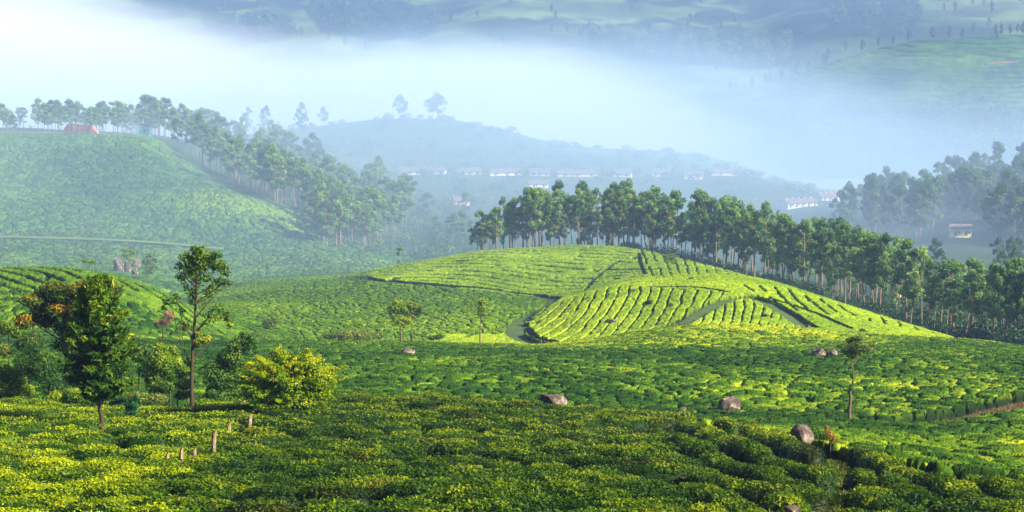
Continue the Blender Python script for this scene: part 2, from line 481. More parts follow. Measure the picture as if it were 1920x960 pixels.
BARK_PALE = plain_mat("pale_eucalyptus_bark", (0.095, 0.068, 0.046), (0.23, 0.18, 0.13), 1.5)
EUCA = leaf_mat("eucalyptus_leaves", [(0.0, (0.018, 0.066, 0.030)), (0.40, (0.070, 0.175, 0.052)), (1.0, (0.28, 0.42, 0.080))], 0.4, 0.12, 0.4)
EUCA_FAR = leaf_mat("valley_tree_leaves", [(0.0, (0.020, 0.060, 0.034)), (0.5, (0.045, 0.115, 0.046)), (1.0, (0.13, 0.22, 0.06))], 0.3, 0.05, 0.4)
ROCK = plain_mat("granite", (0.020, 0.016, 0.016), (0.085, 0.064, 0.056), 1.6, 0.85, 1.0, 0.2, 10.0, (0.30, 0.25, 0.21))

# ------------------------------------------------------------------ ground: one sheet from under the camera to the far mountains
def ground_mat():
    m, nt, out = new_mat("ground")
    geo = N(nt, 'ShaderNodeNewGeometry')
    soil = N(nt, 'ShaderNodeAttribute', attribute_name="soil")
    wood = N(nt, 'ShaderNodeAttribute', attribute_name="wood")
    pasture = N(nt, 'ShaderNodeAttribute', attribute_name="pasture")
    meadow = N(nt, 'ShaderNodeAttribute', attribute_name="meadow")
    n1 = N(nt, 'ShaderNodeTexNoise', Scale=0.9, Detail=6.0, Roughness=0.7)
    n2 = N(nt, 'ShaderNodeTexNoise', Scale=0.02, Detail=4.0)
    vo = N(nt, 'ShaderNodeTexVoronoi', Scale=0.085)
    for q in (n1, n2, vo): nt.links.new(geo.outputs['Position'], q.inputs['Vector'])
    g = ramp(nt, [(0.25, (0.014, 0.036, 0.008)), (0.55, (0.032, 0.066, 0.014)), (0.8, (0.075, 0.105, 0.028))])
    nt.links.new(math_(nt, 'ADD', math_(nt, 'MULTIPLY', n1.outputs[0], 0.6), math_(nt, 'MULTIPLY', n2.outputs[0], 0.45)), g.inputs[0])
    c = mixc(nt, wood.outputs['Fac'], g.outputs[0], (0.014, 0.040, 0.020))
    c = mixc(nt, pasture.outputs['Fac'], c, (0.115, 0.185, 0.050))
    c = mixc(nt, meadow.outputs['Fac'], c, (0.26, 0.30, 0.07))
    s = ramp(nt, [(0.3, (0.10, 0.055, 0.030)), (0.7, (0.30, 0.19, 0.12))]); nt.links.new(n1.outputs[0], s.inputs[0])
    c = mixc(nt, soil.outputs['Fac'], c, s.outputs[0])
    p = N(nt, 'ShaderNodeBsdfPrincipled', Roughness=0.9); p.inputs['Specular IOR Level'].default_value = 0.1
    nt.links.new(c, p.inputs['Base Color'])
    b = N(nt, 'ShaderNodeBump', Strength=0.5, Distance=0.3); nt.links.new(n1.outputs[0], b.inputs['Height'])
    nt.links.new(b.outputs[0], p.inputs['Normal'])
    nt.links.new(p.outputs[0], out.inputs[0])
    return m

gs = np.linspace(-0.47, 0.47, 640); gd = np.exp(np.linspace(math.log(6.5), math.log(6500), 1100))
GD, GS = np.meshgrid(gd, gs, indexing='ij')
GZ = ground_z(GS, GD)
GU, GV = st2pix(GS, (GZ + cover(GD)) / GD)
# what grows or lies bare where
WOODS = [([(1100, 45), (1200, 70), (1330, 62), (1400, 60), (1480, 70), (1500, 100), (1490, 128), (1400, 130), (1260, 118), (1180, 110), (1100, 90)], 3300, 4400),
         ([(560, 0), (690, -20), (780, 10), (830, 40), (800, 70), (700, 78), (600, 60)], 3600, 5200),
         ([(1540, 0), (1720, -30), (1730, 30), (1690, 70), (1600, 70), (1530, 40)], 3600, 5200),
         ([(380, 20), (540, 30), (560, 60), (480, 70), (380, 66)], 3600, 5200),
         ([(1450, 215), (1920, 190), (1920, 330), (1640, 345), (1500, 330), (1420, 280)], 2050, 2700)]
woodm = np.zeros(GS.shape)
for poly, a, b in WOODS:
    woodm = np.maximum(woodm, (inpoly(GU, GV, poly) & (GD > a) & (GD < b)) * 1.0)
woodm = np.maximum(woodm, sstep(0.5, 0.62, fbm(GS * GD / 160, GD / 160, 41, 4)) * (GD > 1200) * 0.8)
woodm = np.maximum(woodm, ((GU > 1150) & (GD > 540) & (GD < 720) & (GU > 1160)) * 0.9)
woodm = np.maximum(woodm, ((GU > 560) & (GD > 780) & (GD < 1100)) * 0.6)
meadow = (inpoly(GU, GV, [(1490, 338), (1640, 332), (1760, 338), (1700, 362), (1600, 364), (1500, 352)]) & (GD > 1500) & (GD < 2300)) * 0.8
meadow = np.maximum(meadow, (inpoly(GU, GV, [(425, 466), (520, 468), (512, 475), (430, 475)]) & (GD > 700) & (GD < 800)) * 0.8)
far_f = sstep(1150, 1700, GD) * (1 - np.clip(woodm * 1.4, 0, 1)) * (0.12 + 0.5 * sstep(0.4, 0.65, fbm(GS * GD / 210 + 7, GD / 130, 44, 4)))
soil = (inpoly(GU, GV, [(1620, 500), (1660, 495), (1680, 512), (1640, 520)]) & (GD > 560) & (GD < 800)) * 0.8
gm = raw_mesh("ground", np.stack([GS * GD, GD, GZ], -1).reshape(-1, 3), grid_faces(*GS.shape), 4,
              {"soil": soil, "wood": woodm, "meadow": meadow, "pasture": np.clip(far_f * 1.6, 0, 1)}, smooth=True)
tag(link("ground", gm, ground_mat()), kind="structure")

# ------------------------------------------------------------------ tea: clipped bushes over the fields and hills
CREST = LINES[4]
def crest_d(u): a = np.array(CREST, float); return np.interp(u, a[:, 0], a[:, 2])

def world_path(pts, d0, d1): return [hit(u, v, d0, d1) for u, v in pts]

HILL_PATHS = [   # (points in the picture, half width in metres, kind)
 ([(640, 520), (700, 524), (760, 529), (850, 536), (950, 545), (1010, 552), (1042, 558)], 1.7),
 ([(1042, 558), (1030, 568), (1010, 578), (985, 592), (968, 604), (955, 612)], 1.6),
 ([(975, 606), (964, 616), (968, 628), (990, 638), (1015, 644)], 1.9),
 ([(955, 606), (920, 616), (880, 628), (820, 641)], 0.8),
 ([(1010, 600), (985, 610), (1000, 628), (1040, 640), (1100, 642), (1180, 634), (1240, 618), (1262, 612)], 0.8),
 ([(1262, 612), (1290, 597), (1315, 582), (1345, 566), (1372, 557), (1410, 556), (1440, 565), (1480, 588), (1515, 611)], 2.0),
 ([(1440, 558), (1490, 572), (1540, 590), (1575, 606), (1600, 616)], 0.7),
 ([(1515, 612), (1470, 615), (1420, 624)], 0.7),
 ([(1218, 537), (1260, 537), (1310, 538), (1362, 546)], 0.6),
 ([(1160, 488), (1135, 505), (1110, 525), (1085, 549)], 0.65),
 ([(1197, 472), (1200, 490), (1210, 514)], 0.45),
 ([(1780, 626), (1800, 634), (1850, 641)], 1.0),
]
WP = [(world_path(p, 338, 640), w) for p, w in HILL_PATHS]
TRACK = world_path([(1690, 790), (1760, 783), (1830, 772), (1880, 758), (1960, 742)], 150, 200)

LOBE = [(985, 606), (1030, 572), (1085, 552), (1160, 534), (1220, 537), (1365, 547), (1335, 566), (1290, 598), (1262, 612), (1180, 634), (1060, 646), (1010, 642)]
TRI = [(1270, 612), (1310, 586), (1345, 568), (1375, 557), (1412, 557), (1450, 572), (1515, 610), (1420, 624), (1300, 640)]
STRIP = [(1420, 556), (1380, 530), (1470, 538), (1600, 573), (1810, 634), (1700, 640), (1600, 618)]
UPRIGHT = [(1200, 462), (1340, 496), (1420, 520), (1330, 513), (1230, 522), (1205, 505)]
UPPER = [(640, 520), (880, 465), (1140, 455), (1197, 466), (1210, 518), (1150, 535), (1085, 552), (1040, 560), (850, 538)]

def row_gap(r, w, brk, thr):
    f = np.abs(r - np.floor(r) - 0.5) * 2
    return sstep(1 - w, 1 - 0.7 * w, f) * sstep(thr, thr + 0.08, brk)

def tea_sheet(name, mat, s0, s1, ns, d0, d1, nd, fn, seed, label, keepfn=None):
    ss = np.linspace(s0, s1, ns)
    if s1 > 0.26: ss = np.concatenate([ss, np.arange(s1 + 0.0012, 0.45, 0.0012)])
    if s0 < -0.26: ss = np.concatenate([np.arange(-0.45, s0 - 0.0006, 0.0012), ss])
    ns = len(ss); dd = np.linspace(d0, d1, nd)
    D, S = np.meshgrid(dd, ss, indexing='ij')
    X = S * D
    T = surf_z(S, D)
    U, V = st2pix(S, T / D)
    drop, tint, unshaded_flush, hide = fn(X, D, U, V, S)
    rough = (hsh(np.floor(S * 1e6), np.floor(D * 1e4), seed) - 0.5)
    Z = T - drop + rough * np.interp(D, [80, 300, 1000], [0.10, 0.16, 0.30]) * (drop < 0.5)
    Z = np.where(hide, T - cover(D) - 0.6, Z)
    keep = ~(hide[:-1, :-1] & hide[1:, :-1] & hide[:-1, 1:] & hide[1:, 1:])
    v = np.stack([X, D, Z], -1).reshape(-1, 3)
    f = grid_faces(nd, ns, keep)
    v, f, a = compact(v, f, {"tint": tint.reshape(-1), "unshaded_flush": unshaded_flush.reshape(-1)})
    o = link(name, raw_mesh(name, v, f, 4, a, smooth=True), mat)
    tag(o, label, "tea bushes", kind="stuff")
    return o, v, a

GLADE_LINE = world_path([(1738, 884), (1800, 884), (1850, 889), (1896, 897)], 74, 110)
def mid_field(X, D, U, V, S):
    wx = X + 0.6 * (fbm(X / 3, D / 3, 11) - 0.5) + 5 * (fbm(X / 11, D / 11, 14) - 0.5); wy = D + 0.6 * (fbm(X / 3 + 9, D / 3, 12) - 0.5) + 5 * (fbm(X / 11 + 5, D / 11, 15) - 0.5)
    f1, f2, idh = voro(wx / 1.75, wy / 1.5, 21)
    edge = f2 - f1
    big = fbm(X / 5, D / 7, 31)
    dome = 0.62 * np.clip(f1, 0, 0.9) ** 3 * 1.4
    crev = (0.42 + 0.35 * sstep(0.55, 0.7, big)) * (1 - sstep(0.02, 0.22, edge))
    dead = (hsh(np.floor(idh * 1e7), np.floor(idh * 3e6), 3) < 0.035) * 0.45
    drop = dome + crev + dead - 0.15 + 0.25 * (idh - 0.5)
    tr = polydist(X, D, TRACK) - 2.3
    gl = polydist(X, D, GLADE_LINE) - 1.5
    ed = np.minimum(np.minimum(tr, gl), (D - crest_d(U) - 2.5) * 0.8) + 0.7 * (fbm(X / 1.3, D / 1.3, 13) - 0.5)
    drop = drop + 1.0 * (1 - sstep(0.0, 1.1, ed))
    hide = ed < -0.35
    unshaded_flush = (1 - sstep(0.18, 0.58, drop)) * sstep(0.5, 1.5, ed)  # crevices and plot edges go dark, shade painted along with old wood
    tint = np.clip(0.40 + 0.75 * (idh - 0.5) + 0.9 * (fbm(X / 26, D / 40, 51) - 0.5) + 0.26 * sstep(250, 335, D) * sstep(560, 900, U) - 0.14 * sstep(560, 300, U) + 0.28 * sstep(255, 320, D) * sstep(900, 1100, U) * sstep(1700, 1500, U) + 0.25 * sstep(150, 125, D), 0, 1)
    return np.clip(drop, -0.2, 1.0), tint, unshaded_flush, hide

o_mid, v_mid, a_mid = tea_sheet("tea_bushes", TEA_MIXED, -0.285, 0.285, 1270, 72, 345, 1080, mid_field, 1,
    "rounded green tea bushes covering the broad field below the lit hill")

def hill_tea(X, D, U, V, S):
    wob = fbm(X / 7, D / 9, 61) - 0.5
    brk = fbm(X / 6, D / 10, 62, 2)
    f1, f2, idh = voro((X + 1.2 * wob) / 1.5, (D + 2 * wob) / 2.0, 71)
    edge = f2 - f1
    bush = 0.12 * (1 - sstep(0.0, 0.2, edge)) + 0.10 * np.clip(f1, 0, 1)
    gap = np.zeros(X.shape)
    lobe = inpoly(U, V, LOBE); tri = inpoly(U, V, TRI); strip = inpoly(U, V, STRIP); upr = inpoly(U, V, UPRIGHT); upp = inpoly(U, V, UPPER) & ~upr
    k = np.interp(U, [985, 1100, 1250, 1360], [1.5, 0.75, 0.55, 0.9])
    r = (U + k * (V - 590) * (1 + 0.004 * (V - 590)) + 9 * wob) / 21.0
    gap = np.where(lobe, row_gap(r, 0.21, brk, 0.22), gap)
    r = (U - 1395 + 0.010 * (V - 575) ** 2 * np.sign(V - 560) + 6 * wob) / 18.0
    gap = np.where(tri & ~lobe, row_gap(r, 0.22, brk, 0.24), gap)
    r = (U - 1.1 * (V - 560) + 14 * wob) / 23.0
    gap = np.where(strip & (D > 385), row_gap(r, 0.26, brk, 0.30), gap)
    r = (U - 0.45 * (V - 480) + 10 * wob) / 17.5
    gap = np.where(upr, row_gap(r, 0.24, brk, 0.28), gap)
    r = D / 8.0 + 0.012 * (U - 900) + 0.7 * wob
    gap = np.where(upp, row_gap(r, 0.30, brk, 0.28), gap)
    left = (U < 1045) & ~lobe & ~upp & (V > 510) & (U > 330) & ((D > 390) | ((U > 520) & (U < 800)))
    ff1, ff2, fid = voro((X + 0.35 * D + 3 * wob) / 2.6, (D - 0.2 * X) / 6.5, 81)
    gap = np.where(left, np.maximum(gap, 0.8 * (1 - sstep(0.04, 0.2, ff2 - ff1))), gap)
    lit = (U < 560) & (D < 395)
    r = D / 6.0 + 0.02 * U + 0.8 * wob
    gap = np.where(lit, row_gap(r, 0.34, brk, 0.30), gap)
    gap = np.maximum(gap, (sstep(0.81, 0.85, fbm(X / 4 + 30, D / 6, 65, 2))) * 0.8)
    hide = np.zeros(X.shape, bool); nearp = np.full(X.shape, 1e9)
    for pts, w in WP:
        px = np.array(pts)
        box = (X > px[:, 0].min() - 8) & (X < px[:, 0].max() + 8) & (D > px[:, 1].min() - 8) & (D < px[:, 1].max() + 8)
        dist = np.full(X.shape, 1e9); dist[box] = polydist(X[box], D[box], pts)
        hide |= dist < w * (0.85 + 0.3 * brk); nearp = np.minimum(nearp, dist - w)
    drop = bush + 0.72 * gap
    hide |= (U > 1150) & (D > np.interp(U, [1150, 1200, 1340, 1470, 1600, 1700, 1800, 1860, 1930, 3000], [626, 620, 594, 560, 524, 484, 434, 408, 345, 345]))
    hide |= (U < 360) & (D > 425)
    unshaded_flush = (1 - sstep(0.3, 0.66, drop)) * sstep(-0.1, 0.35, nearp) * np.where(left, 0.92, 1.0)
    base = np.where(left, 0.22, 0.52)  # slope facing away from the sun: its shade painted as duller, darker tea
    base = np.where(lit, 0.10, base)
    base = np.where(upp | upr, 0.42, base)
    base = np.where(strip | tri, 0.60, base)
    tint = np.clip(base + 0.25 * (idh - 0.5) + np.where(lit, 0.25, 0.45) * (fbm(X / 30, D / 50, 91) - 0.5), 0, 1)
    return drop, tint, unshaded_flush, hide

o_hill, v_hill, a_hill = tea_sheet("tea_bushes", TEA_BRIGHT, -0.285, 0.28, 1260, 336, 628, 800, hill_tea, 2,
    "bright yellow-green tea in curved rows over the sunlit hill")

ROADS_FAR = [world_path([(-60, 349), (100, 349), (250, 354), (410, 358)], 780, 1000), world_path([(-60, 443), (100, 446), (300, 455), (420, 466)], 690, 800)]
def far_tea(X, D, U, V, S):
    wob = fbm(X / 12, D / 12, 161) - 0.5
    f1, f2, idh = voro((X + 4 * wob) / 2.6, (D + 4 * wob) / 4.2, 171)
    g1, g2, gid = voro((X + 0.5 * D + 8 * wob) / 7, (D - 0.3 * X) / 13, 172)
    drop = 0.45 * (1 - sstep(0.0, 0.25, f2 - f1)) + 0.6 * (1 - sstep(0.02, 0.10, g2 - g1)) + 0.35 * np.clip(f1, 0, 1) ** 2
    hide = (U > np.interp(V, [240, 262, 355, 400, 440, 470, 520], [290, 300, 430, 565, 610, 760, 800])) | (D < 560) | (D > 1035)
    hide |= (U < 250) & (D > 1004)
    for pts in ROADS_FAR:
        hide |= polydist(X, D, pts) < 3.2
    unshaded_flush = 1 - sstep(0.4, 0.8, drop)
    tint = np.clip(0.42 + 0.6 * (idh - 0.5) + 0.8 * (fbm(X / 60, D / 60, 191) - 0.5), 0, 1)
    return drop, tint, unshaded_flush, hide

tea_sheet("tea_bushes", TEA_FAR, -0.285, -0.03, 720, 556, 1036, 520, far_tea, 3,
    "hazy blue-green tea mosaic on the long slope below the red bank")

def terrace_tea(X, D, U, V, S):
    wob = fbm(X / 50, D / 50, 261) - 0.5
    f1, f2, idh = voro(X / 8.0, (D + 10 * wob) / 14.0, 271)
    r = surf_z(S, D) / 5.5 + 0.8 * wob
    drop = 0.5 * (1 - sstep(0.0, 0.3, f2 - f1)) + 1.1 * row_gap(r, 0.3, fbm(X / 40, D / 40, 262), 0.35) - 0.6
    hide = (U < np.interp(V, [60, 100, 160, 200], [1660, 1600, 1380, 1300])) | (V > 205 + 14 * wob) | (D > 2960)
    tint = np.clip(0.5 + 0.4 * (idh - 0.5) + 0.8 * (fbm(X / 160, D / 160, 291) - 0.5), 0, 1)
    return drop, tint, 1 - sstep(0.0, 0.5, drop) * 0.8, hide
tea_sheet("tea_bushes", TEA_FAR, 0.08, 0.285, 360, 2560, 2965, 260, terrace_tea, 4,
    "misty terraced tea on the far rounded hill above the fog")

def shoots(parent, v, a, n, px, mat, seed, bias=1.0):
    """leafy shoots standing on the plucking table"""
    rng = np.random.default_rng(seed)
    ok = np.where((a["unshaded_flush"] > 0.55) & (np.abs(v[:, 0] / v[:, 1]) < 0.285))[0]
    k = rng.choice(ok, min(n, len(ok)), replace=False)
    c = v[k] + rng.normal(size=(len(k), 3)) * np.array([0.06, 0.06, 0.02]) + np.array([0, 0, 0.03])
    sz = px * v[k, 1] / 1979.0 * (0.7 + 0.6 * rng.random(len(k)))
    nn = rng.normal(size=(len(k), 3)) * 0.55 + np.array([0.05, -0.15, 0.85])
    t = np.clip(a["tint"][k] + 0.16 * rng.normal(size=len(k)), 0, 1)
    link("foliage", leaf_mesh("tea_shoots", c, nn, sz, sz * 0.55, t, rng), mat, parent)

MIX_LEAF = leaf_mat("mixed_tea_leaves", [(0.0, (0.014, 0.050, 0.004)), (0.4, (0.045, 0.110, 0.005)), (0.7, (0.13, 0.215, 0.006)), (1.0, (0.36, 0.40, 0.008))], 0.25, 0.3, 0.25)
BRIGHT_LEAF = leaf_mat("bright_tea_leaves", [(0.0, (0.040, 0.11, 0.006)), (0.4, (0.15, 0.25, 0.008)), (0.7, (0.30, 0.41, 0.010)), (1.0, (0.44, 0.51, 0.012))], 0.25, 0.15, 0.2)
shoots(o_mid, v_mid, a_mid, 200000, 1.6, MIX_LEAF, 5)
shoots(o_hill, v_hill, a_hill, 120000, 1.3, BRIGHT_LEAF, 6)

# ------------------------------------------------------------------ the near plantation: single bushes
def bush_geo(rng, lx, ly, h, nleaf, L, coarse=False):
    """flat-topped clipped bush standing on z = 0: dense inner body and the leaves on it"""
    nphi, nr = (12, 5) if coarse else (18, 7)
    seed = int(rng.integers(1e6))
    def prof(rho): return np.sqrt(np.clip(1 - rho ** 4, 0, 1))
    def lump(x, y): return 0.16 * (fbm(x * 2.3 + seed, y * 2.3, seed % 97, 2) - 0.5)
    rr = np.linspace(0.0, 1.0, nr) ** 0.8
    P, R = np.meshgrid(np.arange(nphi) * 2 * pi / nphi, rr)
    cx, cy_ = R * np.cos(P) * lx * 0.46, R * np.sin(P) * ly * 0.46
    cz = (h - 0.06) * prof(R) + lump(cx, cy_) * (R < 0.95)
    cv = np.stack([cx, cy_, cz], -1).reshape(-1, 3)
    i = np.arange(nr * nphi).reshape(nr, nphi); j = np.roll(i, -1, 1)
    cf = np.stack([i[:-1], i[1:], j[1:], j[:-1]], -1).reshape(-1, 4)
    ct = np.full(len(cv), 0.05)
    rho = np.sqrt(rng.random(nleaf)); rho = np.where(rng.random(nleaf) < 0.33, 0.93 + 0.07 * rng.random(nleaf), rho)
    ph = rng.random(nleaf) * 2 * pi
    x, y = rho * np.cos(ph) * lx / 2, rho * np.sin(ph) * ly / 2
    zt = h * prof(np.clip(rho, 0, 0.999)) + lump(x, y)
    z = zt * np.where(rho > 0.9, rng.random(nleaf) ** 0.6, 1.0) + rng.normal(size=nleaf) * 0.035 + 0.03
    nn = np.stack([np.cos(ph) * rho ** 4, np.sin(ph) * rho ** 4, 1.05 - rho ** 4], -1) + rng.normal(size=(nleaf, 3)) * 0.55
    tint = np.clip(0.02 + 0.58 * np.clip(z / h, 0, 1.1) ** 3 + 0.09 * rng.normal(size=nleaf), 0, 1)  # lower leaves tinted darker, painting the shade between bushes
    c = np.stack([x, y, z], -1)
    return c, nn, L * (0.7 + 0.6 * rng.random(nleaf)), tint, (cv, cf, ct)

def crest_v(u): a = np.array(CREST, float); return np.interp(u, a[:, 0], a[:, 1])

spots = []          # x, y, yaw, lx, ly, zone
rng = np.random.default_rng(11)
GULLY = [(1528, 848), (1580, 846), (1600, 870), (1630, 905), (1610, 975), (1500, 975), (1545, 915), (1550, 880)]
GLADE = [(1728, 872), (1790, 864), (1850, 878), (1900, 897), (1800, 905), (1745, 892)]
POSTLINE = [(296, 1000), (318, 900), (398, 840), (468, 790), (520, 760), (640, 735)]
d = 43.5
while d < 126:
    wmax = 0.40 * d
    x = -wmax - rng.random() * 2
    while x < wmax:
        yy = d + 1.3 * (float(vnoise(np.array([x / 9.0]), np.array([d / 30.0]), 5)[0]) - 0.5) + rng.normal() * 0.12
        u, v = st2pix(x / yy, surf_z(np.array([x / yy]), np.array([yy]))[0] / yy)
        lx = 2.3 + rng.random() * 1.2
        if yy < crest_d(u) + 3 and u < 1236 + 0.35 * (v - 780) and yy > 43:
            spots.append((x, yy, rng.normal() * 0.10, lx, 1.30 + 0.35 * rng.random(), 0))
        x += lx * 0.80
    d += 1.66
for e in np.arange(-560, 420, 40.0):
    last = None
    for u in np.arange(1180, 2560, 3.0):
        v = 800 + e + 0.42 * (u - 1400) + 14 * (float(vnoise(np.array([u / 90.0]), np.array([e / 50.0]), 8)[0]) - 0.5)
        if v < crest_v(u) - 14 or v > 1004 or u < 1236 + 0.35 * (v - 780): continue
        x, y = hit(u, v, 44, 112, 260)
        if last is None: last = (x, y); continue
        dd = math.hypot(x - last[0], y - last[1])
        if dd < 1.75: continue
        yaw = math.atan2(y - last[1], x - last[0])
        if not (inpoly(np.array([u]), np.array([v]), GULLY)[0] or inpoly(np.array([u]), np.array([v]), GLADE)[0]) and y < crest_d(u) + 5.0:
            spots.append(((x + last[0]) / 2, (y + last[1]) / 2, yaw + rng.normal() * 0.05, 2.3 + 0.5 * rng.random(), 1.5 + 0.3 * rng.random(), 1))
        last = (x, y)
S_ = np.array(spots)
S_ = S_[rng.random(len(S_)) > 0.02]
S_ = S_[(fbm(S_[:, 0] / 6.5, S_[:, 1] / 2.0, 77, 2) < 0.70) | (S_[:, 5] == 1)]
tall = 1.0 + 0.45 * (fbm(S_[:, 0] / 8.0, S_[:, 1] / 2.6, 78, 2) - 0.5)
sx, sy = S_[:, 0], S_[:, 1]
gz = ground_z(sx / sy, sy)
su, sv = st2pix(sx / sy, (gz + 0.85) / sy)
pl = np.array(POSTLINE, float)
fresh = su < np.interp(sv, pl[::-1, 1], pl[::-1, 0])
order = np.argsort(sy + 1000.0 * ((su < -15) | (su > 1935) | (sv > 985)))
solo = order[:300]
protos = {}
PR = 7
for fr in (0, 1):
    for i in range(PR):
        r_ = np.random.default_rng(100 + i + 50 * fr)
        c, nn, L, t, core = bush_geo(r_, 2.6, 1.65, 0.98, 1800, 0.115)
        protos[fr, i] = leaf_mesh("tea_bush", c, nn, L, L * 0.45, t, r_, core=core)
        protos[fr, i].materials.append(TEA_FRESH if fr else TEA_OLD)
BUSH_LABEL = {(1, 0): ("lime tipped clipped tea bush in the sunny plot beside the wooden stakes", "fresh tea bushes beside the stakes"),
              (0, 0): ("dark clipped tea bush with rusty patches in the level rows of the near slope", "dark tea bushes of the near slope"),
              (0, 1): ("dark leafy tea bush in the hedge rows that run down beside the shaded gully", "tea hedges along the gully"),
              (1, 1): ("dark leafy tea bush in the hedge rows that run down beside the shaded gully", "tea hedges along the gully")}
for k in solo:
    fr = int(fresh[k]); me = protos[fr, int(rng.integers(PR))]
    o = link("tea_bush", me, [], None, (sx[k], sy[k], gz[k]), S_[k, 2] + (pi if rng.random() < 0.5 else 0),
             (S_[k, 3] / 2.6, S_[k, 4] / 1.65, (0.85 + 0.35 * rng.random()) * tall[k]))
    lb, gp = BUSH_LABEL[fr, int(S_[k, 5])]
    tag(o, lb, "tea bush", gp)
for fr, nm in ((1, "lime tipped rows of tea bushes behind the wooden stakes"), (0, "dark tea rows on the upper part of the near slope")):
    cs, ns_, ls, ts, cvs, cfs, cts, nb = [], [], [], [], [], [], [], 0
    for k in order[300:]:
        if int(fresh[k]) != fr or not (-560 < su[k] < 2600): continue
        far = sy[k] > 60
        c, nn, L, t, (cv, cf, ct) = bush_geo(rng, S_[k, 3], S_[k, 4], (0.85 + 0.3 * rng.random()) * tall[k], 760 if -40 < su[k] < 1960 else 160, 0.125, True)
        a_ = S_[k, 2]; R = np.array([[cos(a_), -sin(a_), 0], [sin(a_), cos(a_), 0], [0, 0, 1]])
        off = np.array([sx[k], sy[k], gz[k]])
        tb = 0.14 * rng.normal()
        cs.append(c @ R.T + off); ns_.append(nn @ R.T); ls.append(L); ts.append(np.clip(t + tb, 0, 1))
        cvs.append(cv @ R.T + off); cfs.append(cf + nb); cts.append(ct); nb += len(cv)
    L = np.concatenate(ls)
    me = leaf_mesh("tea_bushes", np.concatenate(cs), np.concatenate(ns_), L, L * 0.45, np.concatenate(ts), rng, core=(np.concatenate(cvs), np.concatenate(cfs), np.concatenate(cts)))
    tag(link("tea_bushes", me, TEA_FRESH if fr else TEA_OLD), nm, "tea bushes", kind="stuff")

# ------------------------------------------------------------------ trees
def euca_proto(seed, name, leaf, h=20.0, wide=1.25, base=0.42, nleaf=2600, L=0.55, stout=1.0):
    rng = np.random.default_rng(seed)
    tr = MB()
    bx, by = rng.normal() * 0.9, rng.normal() * 0.9
    zs = np.array([0, 0.2, 0.45, 0.7, 0.93]) * h
    pts = np.stack([bx * np.sin(zs / h * 2.2) * 0.8, by * np.sin(zs / h * 2.0) * 0.8, zs - 0.6 * (zs == 0)], -1)
    tr.tube(pts, np.array([0.21, 0.18, 0.15, 0.10, 0.03]) * stout, 6)
    cen, rad = [], []
    n = int(rng.integers(14, 22)) + (16 if wide > 2.5 else 0)
    for i in range(n):
        f = base + (0.96 - base) * (i + rng.random() * 0.8) / n
        f = min(f, 0.95)
        w = wide * (0.5 + 1.9 * sin(pi * min(1, max(0.08, (f - base + 0.06) / (1.08 - base)))))
        ang = rng.random() * 2 * pi; ro = w * (0.35 + 0.65 * rng.random())
        ax = np.interp(f * h, zs, pts[:, 0]); ay = np.interp(f * h, zs, pts[:, 1])
        c = np.array([ax + ro * cos(ang), ay + ro * sin(ang), f * h])
        cen.append(c); rad.append(np.array([0.8 + 0.5 * rng.random(), 0.8 + 0.5 * rng.random(), 0.7 + 0.7 * rng.random()]) * (0.66 + 0.25 * wide) * (0.6 + 0.6 * rng.random()) * (1.25 if wide > 2.5 else 1.0))
        p0 = np.array([ax, ay, f * h - 1.6 - ro * 0.5])
        tr.tube([np.array([np.interp(p0[2], zs, pts[:, 0]), np.interp(p0[2], zs, pts[:, 1]), p0[2]]), (p0 + c) / 2 + (0, 0, -0.2), c], [0.07, 0.05, 0.02], 4, False)
    cen.append(np.array([pts[-1][0], pts[-1][1], h * 0.95])); rad.append(np.array([0.8, 0.8, 1.1]) * wide)
    c, nn, t = clump_leaves(rng, cen, rad, nleaf, 0.45)
    e = empty(name)
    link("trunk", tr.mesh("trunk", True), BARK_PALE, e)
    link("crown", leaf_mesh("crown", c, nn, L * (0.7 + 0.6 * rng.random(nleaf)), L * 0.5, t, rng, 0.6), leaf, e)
    return e

class Forest:
    """one prototype of each kind is placed first and copied after that"""
    def __init__(self, name, protos, cat):
        self.name, self.pr, self.cat, self.n = name, protos, cat, 0
        self.used = set()
    def put(self, loc, h, label, group, rng, wide=1.0):
        i = int(rng.integers(len(self.pr)))
        s = h / 20.0
        sc = (s * wide, s * wide, s)
        if i in self.used: o = copy_tree(self.pr[i], loc, rng.random() * 6.28, sc)
        else:
            o = self.pr[i]; self.used.add(i)
            o.location = loc; o.rotation_euler = (0, 0, rng.random() * 6.28); o.scale = sc
        o.name = self.name
        tag(o, label, self.cat, group)
        return o
    def drop_unused(self):
        for i, o in enumerate(self.pr):
            if i not in self.used:
                for ch in list(o.children): bpy.data.objects.remove(ch)
                bpy.data.objects.remove(o)

euca = Forest("eucalyptus_tree", [euca_proto(200 + i, "eucalyptus_tree", EUCA, 20, 1.3, (0.36, 0.46, 0.42, 0.5, 0.32, 0.46, 0.38, 0.44)[i]) for i in range(8)], "eucalyptus tree")
rng = np.random.default_rng(23)
TOPS = np.array([(870, 440), (885, 428), (905, 394), (935, 376), (990, 352), (1070, 336), (1110, 346), (1150, 336), (1180, 342), (1240, 358), (1290, 350), (1335, 362), (1380, 364), (1405, 385), (1425, 378), (1500, 398), (1560, 408), (1620, 422), (1700, 448), (1750, 476), (1800, 486), (1860, 486), (1920, 482), (2100, 470)], float)
EDGE = lambda u: np.interp(u, [860, 900, 1000, 1150, 1200, 1340, 1470, 1600, 1700, 1800, 1860, 1930, 2050], [622, 622, 626, 630, 624, 598, 564, 528, 490, 446, 424, 420, 420])
def grove_label(u):
    if u < 1190: return "slender eucalyptus of the dense grove standing behind the crest of the lit hill"
    if u < 1500: return "tall bare-stemmed eucalyptus of the grove above the dark undergrowth strip"
    return "thin-trunked eucalyptus of the grove along the falling edge of the hill"
